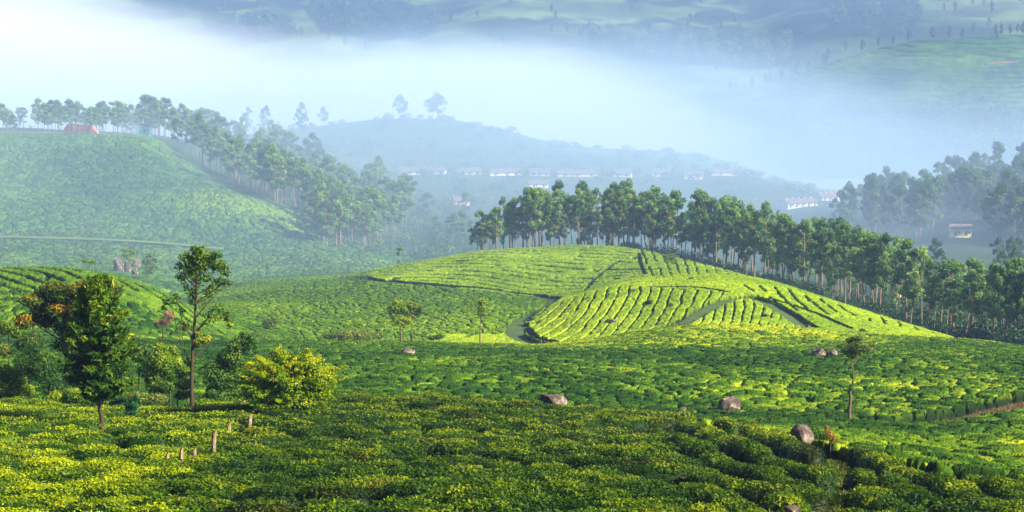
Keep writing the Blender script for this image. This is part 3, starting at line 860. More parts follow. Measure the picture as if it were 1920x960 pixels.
gu = list(np.linspace(884, 2120, 110) + rng.normal(size=110) * 5)
gdp = [EDGE(u) + 3 + 9 * rng.random() for u in gu]
for k in range(150):
    u = 885 + 1200 * rng.random(); gu.append(u)
    gdp.append(EDGE(u) + 12 + rng.random() * (34 + 80 * (u > 1450)))
for k, (u, dd) in enumerate(zip(gu, gdp)):
    x, y, z = base_at(u, dd)
    vt = np.interp(u, TOPS[:, 0], TOPS[:, 1]) + (abs(rng.normal()) * 22 if rng.random() < 0.6 else rng.random() * 70) * (0.6 if u < 1000 else 1.0)
    h = float(np.clip(pix2st(u, vt)[1] * y - z, 9, 29))
    euca.put((x, y, z), h * (0.93 + 0.12 * rng.random()), grove_label(u), "eucalyptus grove behind the lit hill", rng, 0.85 + 0.45 * rng.random())

euca.drop_unused()
gum = Forest("gum_tree", [euca_proto(250 + i, "gum_tree", EUCA, 20, 1.5, (0.34, 0.44, 0.38, 0.48, 0.30, 0.42)[i], 2200, 0.68) for i in range(6)], "gum tree")
LEFT_WOOD = [(275, 252), (430, 352), (470, 358), (565, 402), (605, 466), (690, 470), (760, 452), (770, 400), (730, 372), (600, 330), (480, 296), (420, 262), (330, 250)]
def fill(poly, n, d0, d1, rng):
    got = []
    while len(got) < n:
        u = min(p[0] for p in poly) + rng.random() * (max(p[0] for p in poly) - min(p[0] for p in poly)); dd = d0 + (d1 - d0) * rng.random()
        x, y, z = base_at(u, dd)
        uu, vv = st2pix(x / y, z / y)
        if inpoly(np.array([uu]), np.array([vv]), poly)[0]: got.append((u, x, y, z))
    return got
for (u, x, y, z) in fill(LEFT_WOOD, 130, 760, 1250, rng) + fill([(400, 340), (470, 362), (565, 404), (612, 466), (690, 468), (760, 452), (770, 400), (690, 380), (560, 352), (470, 330)], 95, 755, 1020, rng):
    gum.put((x, y, z), 14 + 11 * rng.random(), "misty eucalyptus on the wooded flank falling from the red roadside bank", "hazy eucalyptus on the long slope", rng, 1.15 + 0.4 * rng.random())
for (u, x, y, z) in fill([(-30, 228), (300, 236), (300, 256), (-30, 252)], 70, 1015, 1290, rng):
    gum.put((x, y, z), 9 + 10 * rng.random(), "pale green tree on the plateau above the roadside bank", "plateau trees", rng, 1.4 + 0.5 * rng.random())

gum.drop_unused()
wood = Forest("forest_tree", [euca_proto(300 + i, "forest_tree", EUCA_FAR, 20, 2.1, 0.26, 2200, 0.8) for i in range(6)], "tree")
for (u, x, y, z) in fill([(1560, 430), (1640, 395), (1700, 400), (1760, 372), (1840, 350), (2060, 326), (2060, 478), (1850, 462), (1790, 455), (1740, 440), (1700, 446), (1600, 446)], 115, 800, 1230, rng) + fill([(1560, 436), (1640, 400), (1740, 405), (1850, 395), (2060, 390), (2060, 470), (1860, 462), (1790, 455), (1740, 446), (1600, 448)], 80, 800, 1010, rng):
    if 1745 < u < 1850 and y < 905: continue
    wood.put((x, y, z), 16 + 9 * rng.random(), "blue-green tree of the misty wood rising behind the yellow house", "misty wood", rng, 0.9 + 0.5 * rng.random())
for k in range(26):
    u = 1745 + 230 * rng.random(); x, y, z = base_at(u, 640 + 110 * rng.random())
    if 1765 < u < 1850: continue
    wood.put((x, y, z), 11 + 6 * rng.random(), "bushy tree in the hollow between the grove and the yellow house", "hollow trees", rng, 0.9 + 0.3 * rng.random())
for k in range(16):
    u = 560 + 340 * rng.random(); x, y, z = base_at(u, 800 + 260 * rng.random())
    wood.put((x, y, z), 7 + 7 * rng.random(), "low hazy tree scattered over the valley floor", "valley floor trees", rng, 1.5)
for k in range(46):
    u = -60 + 660 * rng.random(); dd = 1300 + 560 * rng.random(); x, y, z = base_at(u, dd)
    wood.put((x, y, z), 14 + 9 * rng.random(), "ghostly tree dissolving in the fog behind the plateau", "trees fading into the fog", rng, 1.0)
wood.drop_unused()

# wide-crowned trees standing alone on the far hill, and scattered over the mountains
shade = Forest("shade_tree", [euca_proto(400 + i, "shade_tree", EUCA_FAR, 20, 2.9, 0.30, 2600, 1.0, 2.4) for i in range(4)], "tree")
x, y, z = base_at(755, 1648); shade.put((x, y, z), 19, "small rounded tree alone on the top of the misty central hill", None, rng, 1.0)
x, y, z = base_at(826, 1648); shade.put((x, y, z), 20, "broad umbrella-crowned tree on the top of the misty central hill", None, rng, 1.65)
x, y, z = base_at(612, 1640); shade.put((x, y, z), 15, "faint tree pair fading in fog beside the central hill's shoulder", None, rng, 0.9)
for k in range(34):
    u = 1340 + 620 * rng.random(); x, y, z = base_at(u, 2880 + 90 * rng.random())
    shade.put((x, y, z), 14 + 8 * rng.random(), "small dark tree along the rim of the far terraced hill", "trees on the terraced hill", rng, 0.55)
for k in range(110):
    u = 430 + 1500 * rng.random(); x, y, z = base_at(u, 3600 + 1100 * rng.random())
    shade.put((x, y, z), 15 + 12 * rng.random(), "lone tree dotted over the far mountain slope", "trees dotted on the mountain", rng, 0.6)
shade.drop_unused()

# woods so far away that they read as one mass
def mass(name, n, rng, spot, L, mat, label):
    cen, rad = [], []
    while len(cen) < n:
        q = spot(rng)
        if q is None: continue
        x, y, z, r, h = q
        cen.append((x, y, z + h * 0.55)); rad.append((r, r, h * 0.5))
    c, nn, t = clump_leaves(rng, cen, rad, n * 46, 0.5)
    tag(link(name, leaf_mesh(name, c, nn, L, L * 0.7, t, rng), mat), label, "woodland", kind="stuff")
def spot_in(poly, d0, d1, h0, h1):
    us = [p[0] for p in poly]
    def f(rng):
        u = min(us) + rng.random() * (max(us) - min(us)); dd = d0 + (d1 - d0) * rng.random()
        x, y, z = base_at(u, dd); uu, vv = st2pix(x / y, z / y)
        if not inpoly(np.array([uu]), np.array([vv]), poly)[0]: return None
        h = h0 + (h1 - h0) * rng.random()
        return x, y, z, h * 0.42, h
    return f
LABELS_W = ["dark wood in the notch between the far mountain slopes", "dark wood high on the far mountain", "shadowy wood by the upper edge of the far terraces", "faint wood on the fogged mountain shoulder", "pale woodland sunk in fog below the terraced hill"]
for (poly, a, b), nn_, lb in zip(WOODS, (230, 150, 120, 60, 260), LABELS_W):
    mass("woodland", nn_, rng, spot_in(poly, a, b, 13, 24), 3.6, EUCA_FAR, lb)
def under(rng):
    u = 1165 + 800 * rng.random(); dd = EDGE(u) + 1 + 75 * rng.random() ** 1.6
    x, y, z = base_at(u, dd); h = 1.6 + 2.8 * rng.random()
    return x, y, z, h * 0.9, h
GROVE_UNDER = leaf_mat("undergrowth_leaves", [(0.0, (0.006, 0.024, 0.012)), (0.5, (0.016, 0.055, 0.022)), (1.0, (0.05, 0.11, 0.03))], 0.25, 0.1, 0.3)
mass("undergrowth", 420, rng, under, 0.8, GROVE_UNDER, "dark undergrowth beneath the eucalyptus grove")
def scrub(rng):
    u = 540 + 980 * rng.random(); dd = 1120 + 520 * rng.random()
    x, y, z = base_at(u, dd); h = 1.5 + 4.5 * rng.random() ** 2
    return x, y, z, h * 0.9, h
mass("scrub", 520, rng, scrub, 1.5, EUCA_FAR, "hazy scrub and gardens over the central hill")
def scrub2(rng):
    u = 560 + 330 * rng.random(); dd = 780 + 330 * rng.random()
    x, y, z = base_at(u, dd); h = 1.5 + 4.5 * rng.random() ** 2
    return x, y, z, h * 0.9, h
mass("scrub", 220, rng, scrub2, 1.1, EUCA_FAR, "misty bushes over the valley floor below the houses")

# ---- single trees, drawn from their outlines in the picture and given depth
def spray_crown(rng, P, foot, heads, n, per, width, rise=0.45):
    """boughs from the stem to the edge of an outline, leafy along their outer part; heads: (stem u, v, reach left, reach right, lift) in pixels"""
    cs, ax, ts, boughs = [], [], [], []
    hv = np.array([h[1] for h in heads], float)
    for i in range(n):
        f = rng.random() * (len(heads) - 1); k = int(f); q = f - k
        h = np.array(heads[k]) * (1 - q) + np.array(heads[min(k + 1, len(heads) - 1)]) * q
        ang = rng.random() * 2 * pi
        reach = (h[3] if cos(ang) > 0 else h[2]) * (0.55 + 0.5 * rng.random())
        p0 = P((h[0], h[1] + 0.25 * h[4])); e = P((h[0] + reach * cos(ang), h[1] - h[4] * (0.5 + rng.random())))
        sc = np.linalg.norm(P((1, 0)) - P((0, 0)))
        p2 = np.array([e[0], p0[1] + reach * sc * sin(ang) * 0.85, e[2]])
        p1 = (p0 + p2) / 2 + np.array([0, 0, -rise * np.linalg.norm(p2 - p0) * 0.25])
        t = 0.25 + 0.75 * rng.random(per) ** 0.75
        pt = np.outer((1 - t) ** 2, p0) + np.outer(2 * t * (1 - t), p1) + np.outer(t * t, p2)
        tg = np.outer(2 * (1 - t), p1 - p0) + np.outer(2 * t, p2 - p1)
        tg /= np.linalg.norm(tg, axis=1, keepdims=True) + 1e-9
        w = width * (0.35 + 0.65 * np.sin(pi * np.clip(t, 0, 0.98)))[:, None]
        cs.append(pt + rng.normal(size=(per, 3)) * w * (1, 1, 0.55)); ax.append(tg)
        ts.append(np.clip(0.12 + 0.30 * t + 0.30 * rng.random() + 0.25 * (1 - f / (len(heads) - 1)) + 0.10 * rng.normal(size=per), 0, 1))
        boughs.append([p0, p1, p2])
    return np.concatenate(cs), np.concatenate(ax), np.concatenate(ts), boughs

def hero(name, u, v, d0, d1, trunk, limbs, clumps, nleaf, L, leaf, bark, label, cat, rad0=0.14, wfac=0.45, up=0.35, shell=0.35, droop=0.4, aim=0.0, seed=1, depth=0.9, group=None, dfix=None, spray=None):
    rng = np.random.default_rng(seed)
    if dfix: bx, by, bz = base_at(u, dfix)
    else: bx, by, bz = at(u, v, d0, d1)
    px = by / F
    z0 = float(pix2st(u, v)[1]) * by - bz            # height of the visible foot above the ground
    def P(q, dy=0.0): return np.array([(q[0] - u) * px, dy, (v - q[1]) * px + z0])
    mb = MB()
    tp = [np.array([0, 0, -0.3])] + [P(q) for q in trunk]
    mb.tube(tp, np.linspace(rad0, rad0 * 0.18, len(tp)), 8)
    for lm in limbs:
        dy = rng.normal() * 0.5
        pts = [P(q, dy * i / max(1, len(lm) - 1)) for i, q in enumerate(lm)]
        mb.tube(pts, np.linspace(rad0 * 0.38, rad0 * 0.08, len(pts)), 5)
    cen, rad = [], []
    for (cu, cv_, ru, rv) in clumps:
        k = max(1, int(round(ru * rv / 190.0)))
        for i in range(k):                             # break a large clump into smaller ones through its depth
            a = rng.random() * 2 * pi; q = rng.random() ** 0.5 * (0.72 if k > 1 else 0.0)
            sc = (0.45 + 0.3 * rng.random()) if k > 1 else 1.0
            cen.append(P((cu + ru * q * cos(a), cv_ + rv * q * sin(a)), rng.normal() * 0.45 * ru * px * depth))
            rad.append((ru * sc * px, ru * sc * px * depth, rv * sc * px))
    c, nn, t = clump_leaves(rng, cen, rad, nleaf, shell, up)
    for lm in limbs[:10]:                              # twigs reach into the crown
        pass
    aims = None
    if spray:
        heads, nb, per, width, rise, sl_, sw = spray
        c2, a2, t2, boughs = spray_crown(rng, P, None, heads, nb, per, width, rise)
        n2 = rng.normal(size=c2.shape) * 0.7 + (0.15, -0.1, 0.7)
        ll = np.concatenate([L * (0.6 + 0.8 * rng.random(nleaf)), sl_ * (0.6 + 0.8 * rng.random(len(c2)))])
        ww = np.concatenate([np.full(nleaf, L * wfac), np.full(len(c2), sw)])
        aims = np.concatenate([np.zeros((nleaf, 3)), a2])
        c = np.concatenate([c, c2]); nn = np.concatenate([nn, n2]); t = np.concatenate([t, t2])
        for b in boughs[::2]: mb.tube(b, (rad0 * 0.22, rad0 * 0.13, rad0 * 0.05), 4, False)
    else: ll, ww = L * (0.6 + 0.8 * rng.random(nleaf)), L * wfac
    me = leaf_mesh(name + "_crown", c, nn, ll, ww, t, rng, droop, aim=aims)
    e = empty(name, (bx, by, bz))
    link("trunk", mb.mesh("trunk", True), bark, e)
    link("crown", me, leaf, e)
    tag(e, label, cat, group)
    return e

OAK = leaf_mat("feathery_leaves", [(0.0, (0.008, 0.034, 0.004)), (0.55, (0.024, 0.080, 0.005)), (0.84, (0.10, 0.19, 0.006)), (1.0, (0.28, 0.33, 0.008))], 0.35, 0.5, 0.35, random_amt=0.0)
RUST = leaf_mat("rusty_leaves", [(0.0, (0.010, 0.030, 0.010)), (0.45, (0.030, 0.075, 0.012)), (0.72, (0.085, 0.105, 0.013)), (1.0, (0.32, 0.19, 0.02))], 0.3, 0.45, 0.35, random_amt=0.0)
SPARSE = leaf_mat("sparse_leaves", [(0.0, (0.010, 0.045, 0.008)), (0.5, (0.040, 0.12, 0.012)), (0.8, (0.14, 0.23, 0.012)), (1.0, (0.32, 0.34, 0.015))], 0.35, 0.6, 0.35, random_amt=0.0)
YELLOWISH = leaf_mat("yellow_leaves", [(0.0, (0.05, 0.10, 0.008)), (0.4, (0.20, 0.26, 0.010)), (1.0, (0.50, 0.42, 0.015))], 0.4, 0.6, 0.3)
LIMEBUSH = leaf_mat("lime_leaves", [(0.0, (0.014, 0.065, 0.003)), (0.4, (0.070, 0.18, 0.004)), (0.68, (0.17, 0.28, 0.004)), (1.0, (0.42, 0.43, 0.005))], 0.35, 0.35, 0.45, random_amt=0.0)
DARKLEAF = leaf_mat("dark_leaves", [(0.0, (0.010, 0.040, 0.010)), (0.5, (0.034, 0.100, 0.016)), (1.0, (0.15, 0.25, 0.025))], 0.35, 0.4, 0.35)
OLIVE = leaf_mat("olive_leaves", [(0.0, (0.030, 0.060, 0.016)), (0.5, (0.085, 0.145, 0.028)), (1.0, (0.24, 0.28, 0.05))], 0.35, 0.3, 0.3)
BLUELEAF = leaf_mat("blue_green_leaves", [(0.0, (0.006, 0.045, 0.022)), (0.5, (0.016, 0.095, 0.040)), (1.0, (0.06, 0.17, 0.06))], 0.3, 0.6, 0.3)
PINKLEAF = leaf_mat("pink_twigs", [(0.0, (0.16, 0.08, 0.055)), (0.5, (0.34, 0.17, 0.11)), (1.0, (0.48, 0.28, 0.18))], 0.35, 0.4, 0.3)
MIDLEAF = leaf_mat("mid_green_leaves", [(0.0, (0.018, 0.065, 0.006)), (0.5, (0.080, 0.175, 0.010)), (1.0, (0.30, 0.38, 0.02))], 0.4, 0.4, 0.4)

hero("rusty_crowned_tree", 152, 758, 118, 135, [(150, 730), (148, 690), (145, 640), (150, 590), (155, 560)],
     [[(148, 680), (110, 630), (75, 585)], [(146, 650), (120, 590), (110, 560)], [(147, 620), (185, 570), (205, 545)], [(148, 690), (170, 640), (200, 600)], [(150, 660), (70, 610), (45, 595)]],
     [(150, 524, 36, 17), (112, 542, 42, 20), (72, 560, 34, 20), (58, 588, 30, 22), (108, 585, 45, 26), (176, 548, 42, 22), (212, 538, 18, 14), (40, 598, 14, 10), (150, 590, 40, 26), (120, 625, 40, 22)],
     20000, 0.22, RUST, BARK_DARK, "broad tree with a rust-tipped crown behind the dark feathery tree", "tree", 0.17, dfix=126, seed=31)
fe = hero("feathery_tree", 190, 800, 96, 125, [(191, 780), (187, 760), (188, 720), (190, 660), (190, 600), (191, 550), (190, 522)],
     [[(188, 735), (220, 715), (255, 690)], [(188, 720), (150, 700), (120, 680)], [(189, 690), (230, 660), (265, 640)], [(189, 680), (150, 650), (125, 640)], [(190, 640), (160, 600), (150, 585)], [(190, 630), (220, 595), (232, 570)]],
     [(190, 600, 34, 34), (195, 660, 50, 40), (190, 700, 40, 18)],
     5000, 0.28, OAK, BARK_DARK, "dark feathery tree with a bent trunk rooted in the sunny tea plot", "tree", 0.13, 0.26, 0.5, 0.25, -0.7, seed=32, depth=0.8,
     spray=([(190, 530, 14, 16, 18), (190, 560, 34, 44, 26), (190, 600, 52, 62, 24), (190, 640, 72, 84, 18), (190, 680, 84, 90, 10), (189, 712, 78, 74, 4), (188, 738, 40, 46, 2)], 120, 200, 0.17, 0.5, 0.42, 0.10))
hero("slender_tree", 360, 766, 112, 124, [(360, 740), (361, 700), (364, 650), (369, 600), (373, 550), (376, 505), (379, 470), (381, 452)],
     [[(366, 632), (346, 600), (338, 560), (330, 545)], [(368, 620), (395, 590), (425, 575), (440, 585)], [(370, 590), (400, 555), (432, 525)], [(372, 560), (408, 535), (436, 512)], [(374, 530), (352, 505), (340, 494)], [(376, 510), (398, 490), (415, 478)], [(377, 495), (362, 475), (355, 468)], [(362, 690), (350, 660), (335, 620), (326, 572)], [(363, 670), (385, 650), (400, 632)]],
     [(378, 457, 22, 13), (402, 466, 22, 13), (392, 482, 26, 14), (364, 500, 24, 12), (420, 490, 20, 12), (362, 474, 22, 12), (345, 490, 15, 9), (372, 492, 24, 10), (412, 486, 20, 10), (430, 502, 12, 7), (422, 518, 16, 9), (396, 515, 16, 7), (342, 512, 12, 8), (438, 520, 7, 6), (352, 505, 12, 9),
      (322, 558, 14, 7), (334, 548, 12, 6), (312, 570, 8, 5), (346, 575, 8, 6), (415, 570, 16, 8), (430, 585, 12, 9), (408, 590, 14, 8), (436, 604, 9, 8), (390, 600, 10, 6), (398, 580, 12, 8)],
     2400, 0.21, SPARSE, BARK_DARK, "slender dark-stemmed tree with a thin high crown and yellow leaf tufts", "tree", 0.15, 0.5, 0.2, 0.2, seed=33,
     spray=([(380, 468, 16, 18, 14), (378, 490, 34, 40, 26), (376, 515, 44, 54, 34), (373, 545, 46, 58, 34), (371, 575, 30, 46, 22)], 46, 42, 0.10, 0.3, 0.22, 0.10))
x_, y_, z_ = at(360, 766, 112, 124)
sl = [o for o in COL.objects if o.name.startswith("slender_tree")][0]
rng = np.random.default_rng(77)
px = y_ / F; z0 = float(pix2st(360, 766)[1]) * y_ - z_
cen = [((a - 360) * px, rng.normal() * 0.3, (766 - b) * px + z0) for a, b in ((372, 642), (385, 632), (362, 632), (395, 626), (352, 600), (430, 592), (378, 618), (346, 612))]
c, nn, t = clump_leaves(rng, cen, [(0.28, 0.28, 0.2)] * 8, 300, 0.2)
tuft = link("foliage", leaf_mesh("yellow_foliage", c, nn, 0.23, 0.12, t, rng, 0.5), YELLOWISH, sl)
tuft['label'] = 'yellow leaf tufts on the stem'
hero("lime_tree", 548, 758, 112, 124, [(548, 740), (545, 715), (540, 690)],
     [[(548, 745), (500, 710), (460, 690)], [(548, 740), (590, 705), (630, 690)], [(547, 735), (575, 690), (590, 670)], [(546, 730), (520, 690), (500, 665)], [(550, 745), (620, 725), (645, 700)]],
     [(500, 716, 50, 30), (560, 706, 60, 32), (600, 724, 44, 26), (530, 742, 80, 14), (450, 724, 26, 24)],
     8000, 0.17, LIMEBUSH, BARK_DARK, "rounded yellow-green bushy tree beside the slender tree", "tree", 0.12, 0.42, 0.5, 0.4, seed=34,
     spray=([(530, 684, 72, 60, 26), (540, 700, 104, 84, 22), (545, 716, 126, 110, 18), (545, 734, 122, 106, 10), (545, 750, 104, 80, 2)], 210, 120, 0.15, 0.3, 0.21, 0.075))
hero("dark_leaved_tree", 430, 752, 118, 134, [(430, 720), (428, 690), (432, 660), (440, 635)],
     [[(429, 690), (405, 670), (390, 660)], [(431, 670), (455, 640), (465, 622)], [(432, 660), (420, 640), (412, 632)]],
     [(432, 642, 36, 18), (456, 624, 22, 14), (402, 668, 30, 20), (420, 700, 36, 30), (472, 640, 14, 9), (400, 720, 26, 24), (440, 672, 30, 22)],
     6000, 0.22, DARKLEAF, BARK_DARK, "dark green spreading tree between the slender tree and the lime bush", "tree", 0.12, dfix=128, seed=35)
hero("sapling", 246, 783, 100, 125, [(246, 770), (247, 750), (249, 738)], [],
     [(246, 770, 13, 9), (241, 760, 9, 8), (252, 758, 10, 9), (257, 745, 6, 8), (238, 750, 6, 7)], 900, 0.17, BLUELEAF, BARK_DARK,
     "small blue-green sapling standing in the tea behind the stakes", "sapling", 0.05, 0.4, 0.4, seed=36)
hero("umbrella_crowned_tree", 1593, 785, 140, 190, [(1592, 770), (1594, 745), (1592, 730), (1598, 712), (1598, 695), (1594, 675), (1597, 664)],
     [[(1597, 668), (1580, 658), (1568, 646)], [(1597, 666), (1615, 655), (1632, 645)], [(1597, 664), (1602, 645), (1603, 628)], [(1595, 680), (1606, 668), (1612, 662)], [(1596, 668), (1590, 650), (1588, 636)]],
     [(1603, 640, 24, 10), (1586, 648, 16, 6), (1570, 642, 8, 4), (1624, 648, 13, 5), (1632, 640, 7, 4), (1604, 626, 13, 6), (1600, 655, 22, 6), (1594, 722, 6, 8), (1598, 634, 18, 7)],
     2300, 0.22, OLIVE, BARK, "crooked thin tree with a flat umbrella crown before the big tea field", "tree", 0.16, 0.4, 0.5, 0.2, seed=37)
hero("round_topped_tree", 752, 641, 320, 352, [(752, 625), (750, 605), (748, 590)], [[(750, 610), (735, 595), (730, 585)], [(750, 605), (765, 588)]],
     [(745, 572, 15, 13), (738, 588, 10, 11), (762, 580, 14, 14), (752, 600, 16, 11), (735, 575, 9, 9), (766, 598, 10, 8)], 2200, 0.40, MIDLEAF, BARK,
     "round-topped tree, fuller one of the close pair in the dip before the dark slope", "tree", 0.2, 0.5, 0.4, seed=38)
hero("round_topped_tree", 771, 640, 322, 354, [(771, 622), (773, 600), (776, 585)], [[(772, 605), (785, 590)]],
     [(775, 570, 13, 9), (784, 582, 11, 10), (772, 590, 11, 10), (790, 577, 6, 6)], 1000, 0.40, OLIVE, BARK,
     "thinner tree leaning beside the fuller round-topped tree in the dip", "tree", 0.17, 0.5, 0.4, seed=39)
hero("narrow_tree", 900, 648, 318, 345, [(900, 625), (901, 600), (903, 578)], [],
     [(904, 562, 10, 8), (904, 574, 9, 8), (900, 584, 7, 6), (908, 588, 5, 5)], 800, 0.36, MIDLEAF, BARK,
     "thin pole-like tree with a small oblong crown near the valley path", "tree", 0.15, 0.5, 0.4, seed=40)
hero("pale_shrub_tree", 1260, 520, 540, 570, [(1260, 505), (1258, 492)], [], [(1257, 480, 12, 8), (1262, 488, 10, 7), (1250, 486, 7, 6)], 500, 0.5, OLIVE, BARK_PALE,
     "little pale olive tree at the grove's foot on the hill's straight rows", "tree", 0.16, 0.5, 0.4, seed=41)
hero("thin_tree", 748, 503, 560, 640, [(748, 485), (749, 470)], [], [(750, 466, 6, 4), (747, 474, 4, 4), (748, 490, 3, 4)], 220, 0.5, MIDLEAF, BARK_PALE,
     "spindly little tree on the far edge of the striped hill", "tree", 0.13, 0.5, 0.4, seed=42)
hero("wispy_tree", 243, 524, 600, 700, [(243, 500), (243, 475)], [[(243, 490), (233, 478)], [(243, 486), (254, 474)]], [(240, 466, 9, 5), (250, 472, 10, 5), (234, 478, 8, 4), (246, 484, 8, 4)], 420, 0.6, MIDLEAF, BARK_PALE,
     "wispy tree standing in front of the hillside boulders", "tree", 0.17, 0.45, 0.4, 0.2, seed=43)
hero("wispy_tree", 281, 534, 600, 700, [(281, 515), (281, 490)], [], [(282, 478, 8, 6), (276, 490, 12, 7), (286, 498, 14, 8), (278, 508, 12, 7), (290, 486, 8, 6)], 700, 0.6, OLIVE, BARK_PALE,
     "pale grey-green wispy tree beside the hillside boulders", "tree", 0.17, 0.45, 0.4, 0.2, seed=44)
hero("wispy_tree", 168, 502, 340, 372, [(168, 497), (168, 490)], [], [(168, 490, 14, 3), (160, 488, 8, 3), (177, 491, 7, 3)], 260, 0.36, MIDLEAF, BARK_PALE,
     "flat pale treetop peeping over the crest of the lit knoll", "tree", 0.15, 0.45, 0.4, 0.2, seed=45)
hero("pink_tree", 306, 640, 270, 320, [(306, 625), (306, 605)], [[(306, 615), (322, 590)]], [(310, 600, 12, 9), (322, 590, 7, 11), (298, 604, 9, 5), (314, 585, 6, 6)], 1100, 0.32, PINKLEAF, BARK_DARK,
     "small reddish-pink flowering tree glowing beside the slender tree", "tree", 0.22, 0.35, 0.4, seed=46)
hero("grey_shrub", 508, 616, 350, 420, [(508, 610)], [], [(502, 602, 12, 9), (516, 598, 13, 11), (508, 608, 16, 6)], 700, 0.4, OLIVE, BARK,
     "greyish shrub at the foot of the dark tea slope", "shrub", 0.15, 0.5, 0.4, seed=47)

shrubs = [
 ("thicket", 660, 640, [(612, 630, 14, 7), (634, 628, 18, 10), (660, 626, 24, 11), (686, 627, 22, 11), (708, 631, 12, 7), (650, 634, 40, 6)], OLIVE, "long grey-green thicket in the dip under the dark slope", 3200, 0.36, 335),
 ("shrub", 812, 640, [(812, 632, 14, 5), (824, 629, 10, 5)], DARKLEAF, "low round shrub at the bottom of the dark slope", 600, 0.36, 345),
 ("shrub", 490, 636, [(478, 625, 12, 8), (500, 630, 24, 6)], DARKLEAF, "dark shrub on the end of the lit knoll", 700, 0.34, 330),
 ("bush", 22, 752, [(20, 700, 34, 30), (10, 730, 36, 20), (44, 728, 24, 20)], MIDLEAF, "light green bush at the picture edge under the rusty tree", 4200, 0.22, 127),
 ("bush", 72, 752, [(70, 690, 44, 34), (60, 655, 26, 18), (96, 720, 34, 24)], DARKLEAF, "dark bush filling the shade below the rusty crown", 5200, 0.22, 131),
 ("bush", 36, 700, [(36, 642, 34, 24), (14, 660, 20, 20), (60, 630, 14, 12)], OLIVE, "greyish bush standing taller behind the light bush", 2600, 0.22, 138),
 ("bush", 118, 764, [(118, 742, 40, 16), (96, 746, 22, 12), (146, 744, 20, 12)], MIDLEAF, "low leafy bush in front of the rusty tree's stem", 2600, 0.19, 121),
 ("bush", 296, 752, [(292, 690, 32, 30), (304, 662, 18, 16), (276, 716, 26, 20)], MIDLEAF, "tall light bush between the feathery and slender trees", 4200, 0.22, 133),
 ("bush", 326, 756, [(322, 722, 34, 22), (342, 738, 22, 14)], DARKLEAF, "dark bush at the slender tree's foot", 2800, 0.2, 129),
 ("bush", 272, 764, [(268, 744, 34, 14), (240, 746, 20, 12)], OLIVE, "olive bush behind the blue-green sapling", 1900, 0.2, 124),
 ("bush", 392, 764, [(392, 744, 26, 15), (376, 750, 18, 10)], DARKLEAF, "small dark bush beside the slender trunk", 1900, 0.19, 123),
 ("bush", 344, 700, [(342, 690, 22, 14), (352, 676, 14, 10), (330, 700, 16, 12)], MIDLEAF, "yellowish bush seen between two trunks", 1500, 0.22, 142),
 ("bush", 190, 764, [(186, 738, 34, 18), (206, 748, 24, 10)], DARKLEAF, "shaded bush below the feathery crown", 2500, 0.2, 125),
 ("bush", 60, 770, [(56, 752, 40, 12), (24, 750, 26, 12), (84, 756, 20, 8)], MIDLEAF, "low bright bush along the tea's edge below the rusty tree", 2800, 0.18, 120),
 ("bush", 130, 720, [(128, 690, 34, 26), (110, 670, 20, 18), (150, 700, 22, 20)], OLIVE, "grey-green bush between the rusty stem and the feathery crown", 3000, 0.22, 140),
 ("bush", 254, 700, [(252, 660, 24, 22), (266, 690, 26, 20), (240, 640, 14, 12)], DARKLEAF, "dark bush half hidden behind the feathery crown's edge", 2600, 0.24, 146),
 ("bush", 312, 700, [(308, 670, 26, 18), (296, 650, 16, 12), (326, 680, 14, 12)], MIDLEAF, "pale leafy bush below the reddish tree", 2400, 0.24, 150),
 ("bush", 10, 640, [(8, 612, 26, 16), (30, 622, 20, 12)], MIDLEAF, "pale bush at the picture edge before the lit knoll", 1500, 0.26, 160),
 ("bush", 372, 770, [(372, 756, 20, 9), (350, 760, 16, 7), (392, 758, 14, 7)], MIDLEAF, "low bright bush around the slender tree's foot", 1500, 0.17, 121),
 ("bush", 412, 770, [(414, 752, 24, 13), (436, 748, 20, 14)], DARKLEAF, "dark low bush under the lime tree's shaded side", 2000, 0.18, 122),
 ("bush", 492, 778, [(490, 768, 26, 14), (478, 778, 16, 10), (506, 776, 18, 10), (488, 756, 12, 8)], YELLOWISH, "bright yellow-green bush beside the last stakes", 2000, 0.16, 112),
]
for i, (nm, u, v, cl, mt, lb, nl, L, dd) in enumerate(shrubs):
    hero(nm, u, v, 0, 0, [(u, v - 6), (u + 2, v - 14)], [], cl, nl, L, mt, BARK_DARK, lb, "bush" if nm == "bush" else "shrub", 0.07, 0.45, 0.5, 0.4, seed=60 + i, dfix=dd)

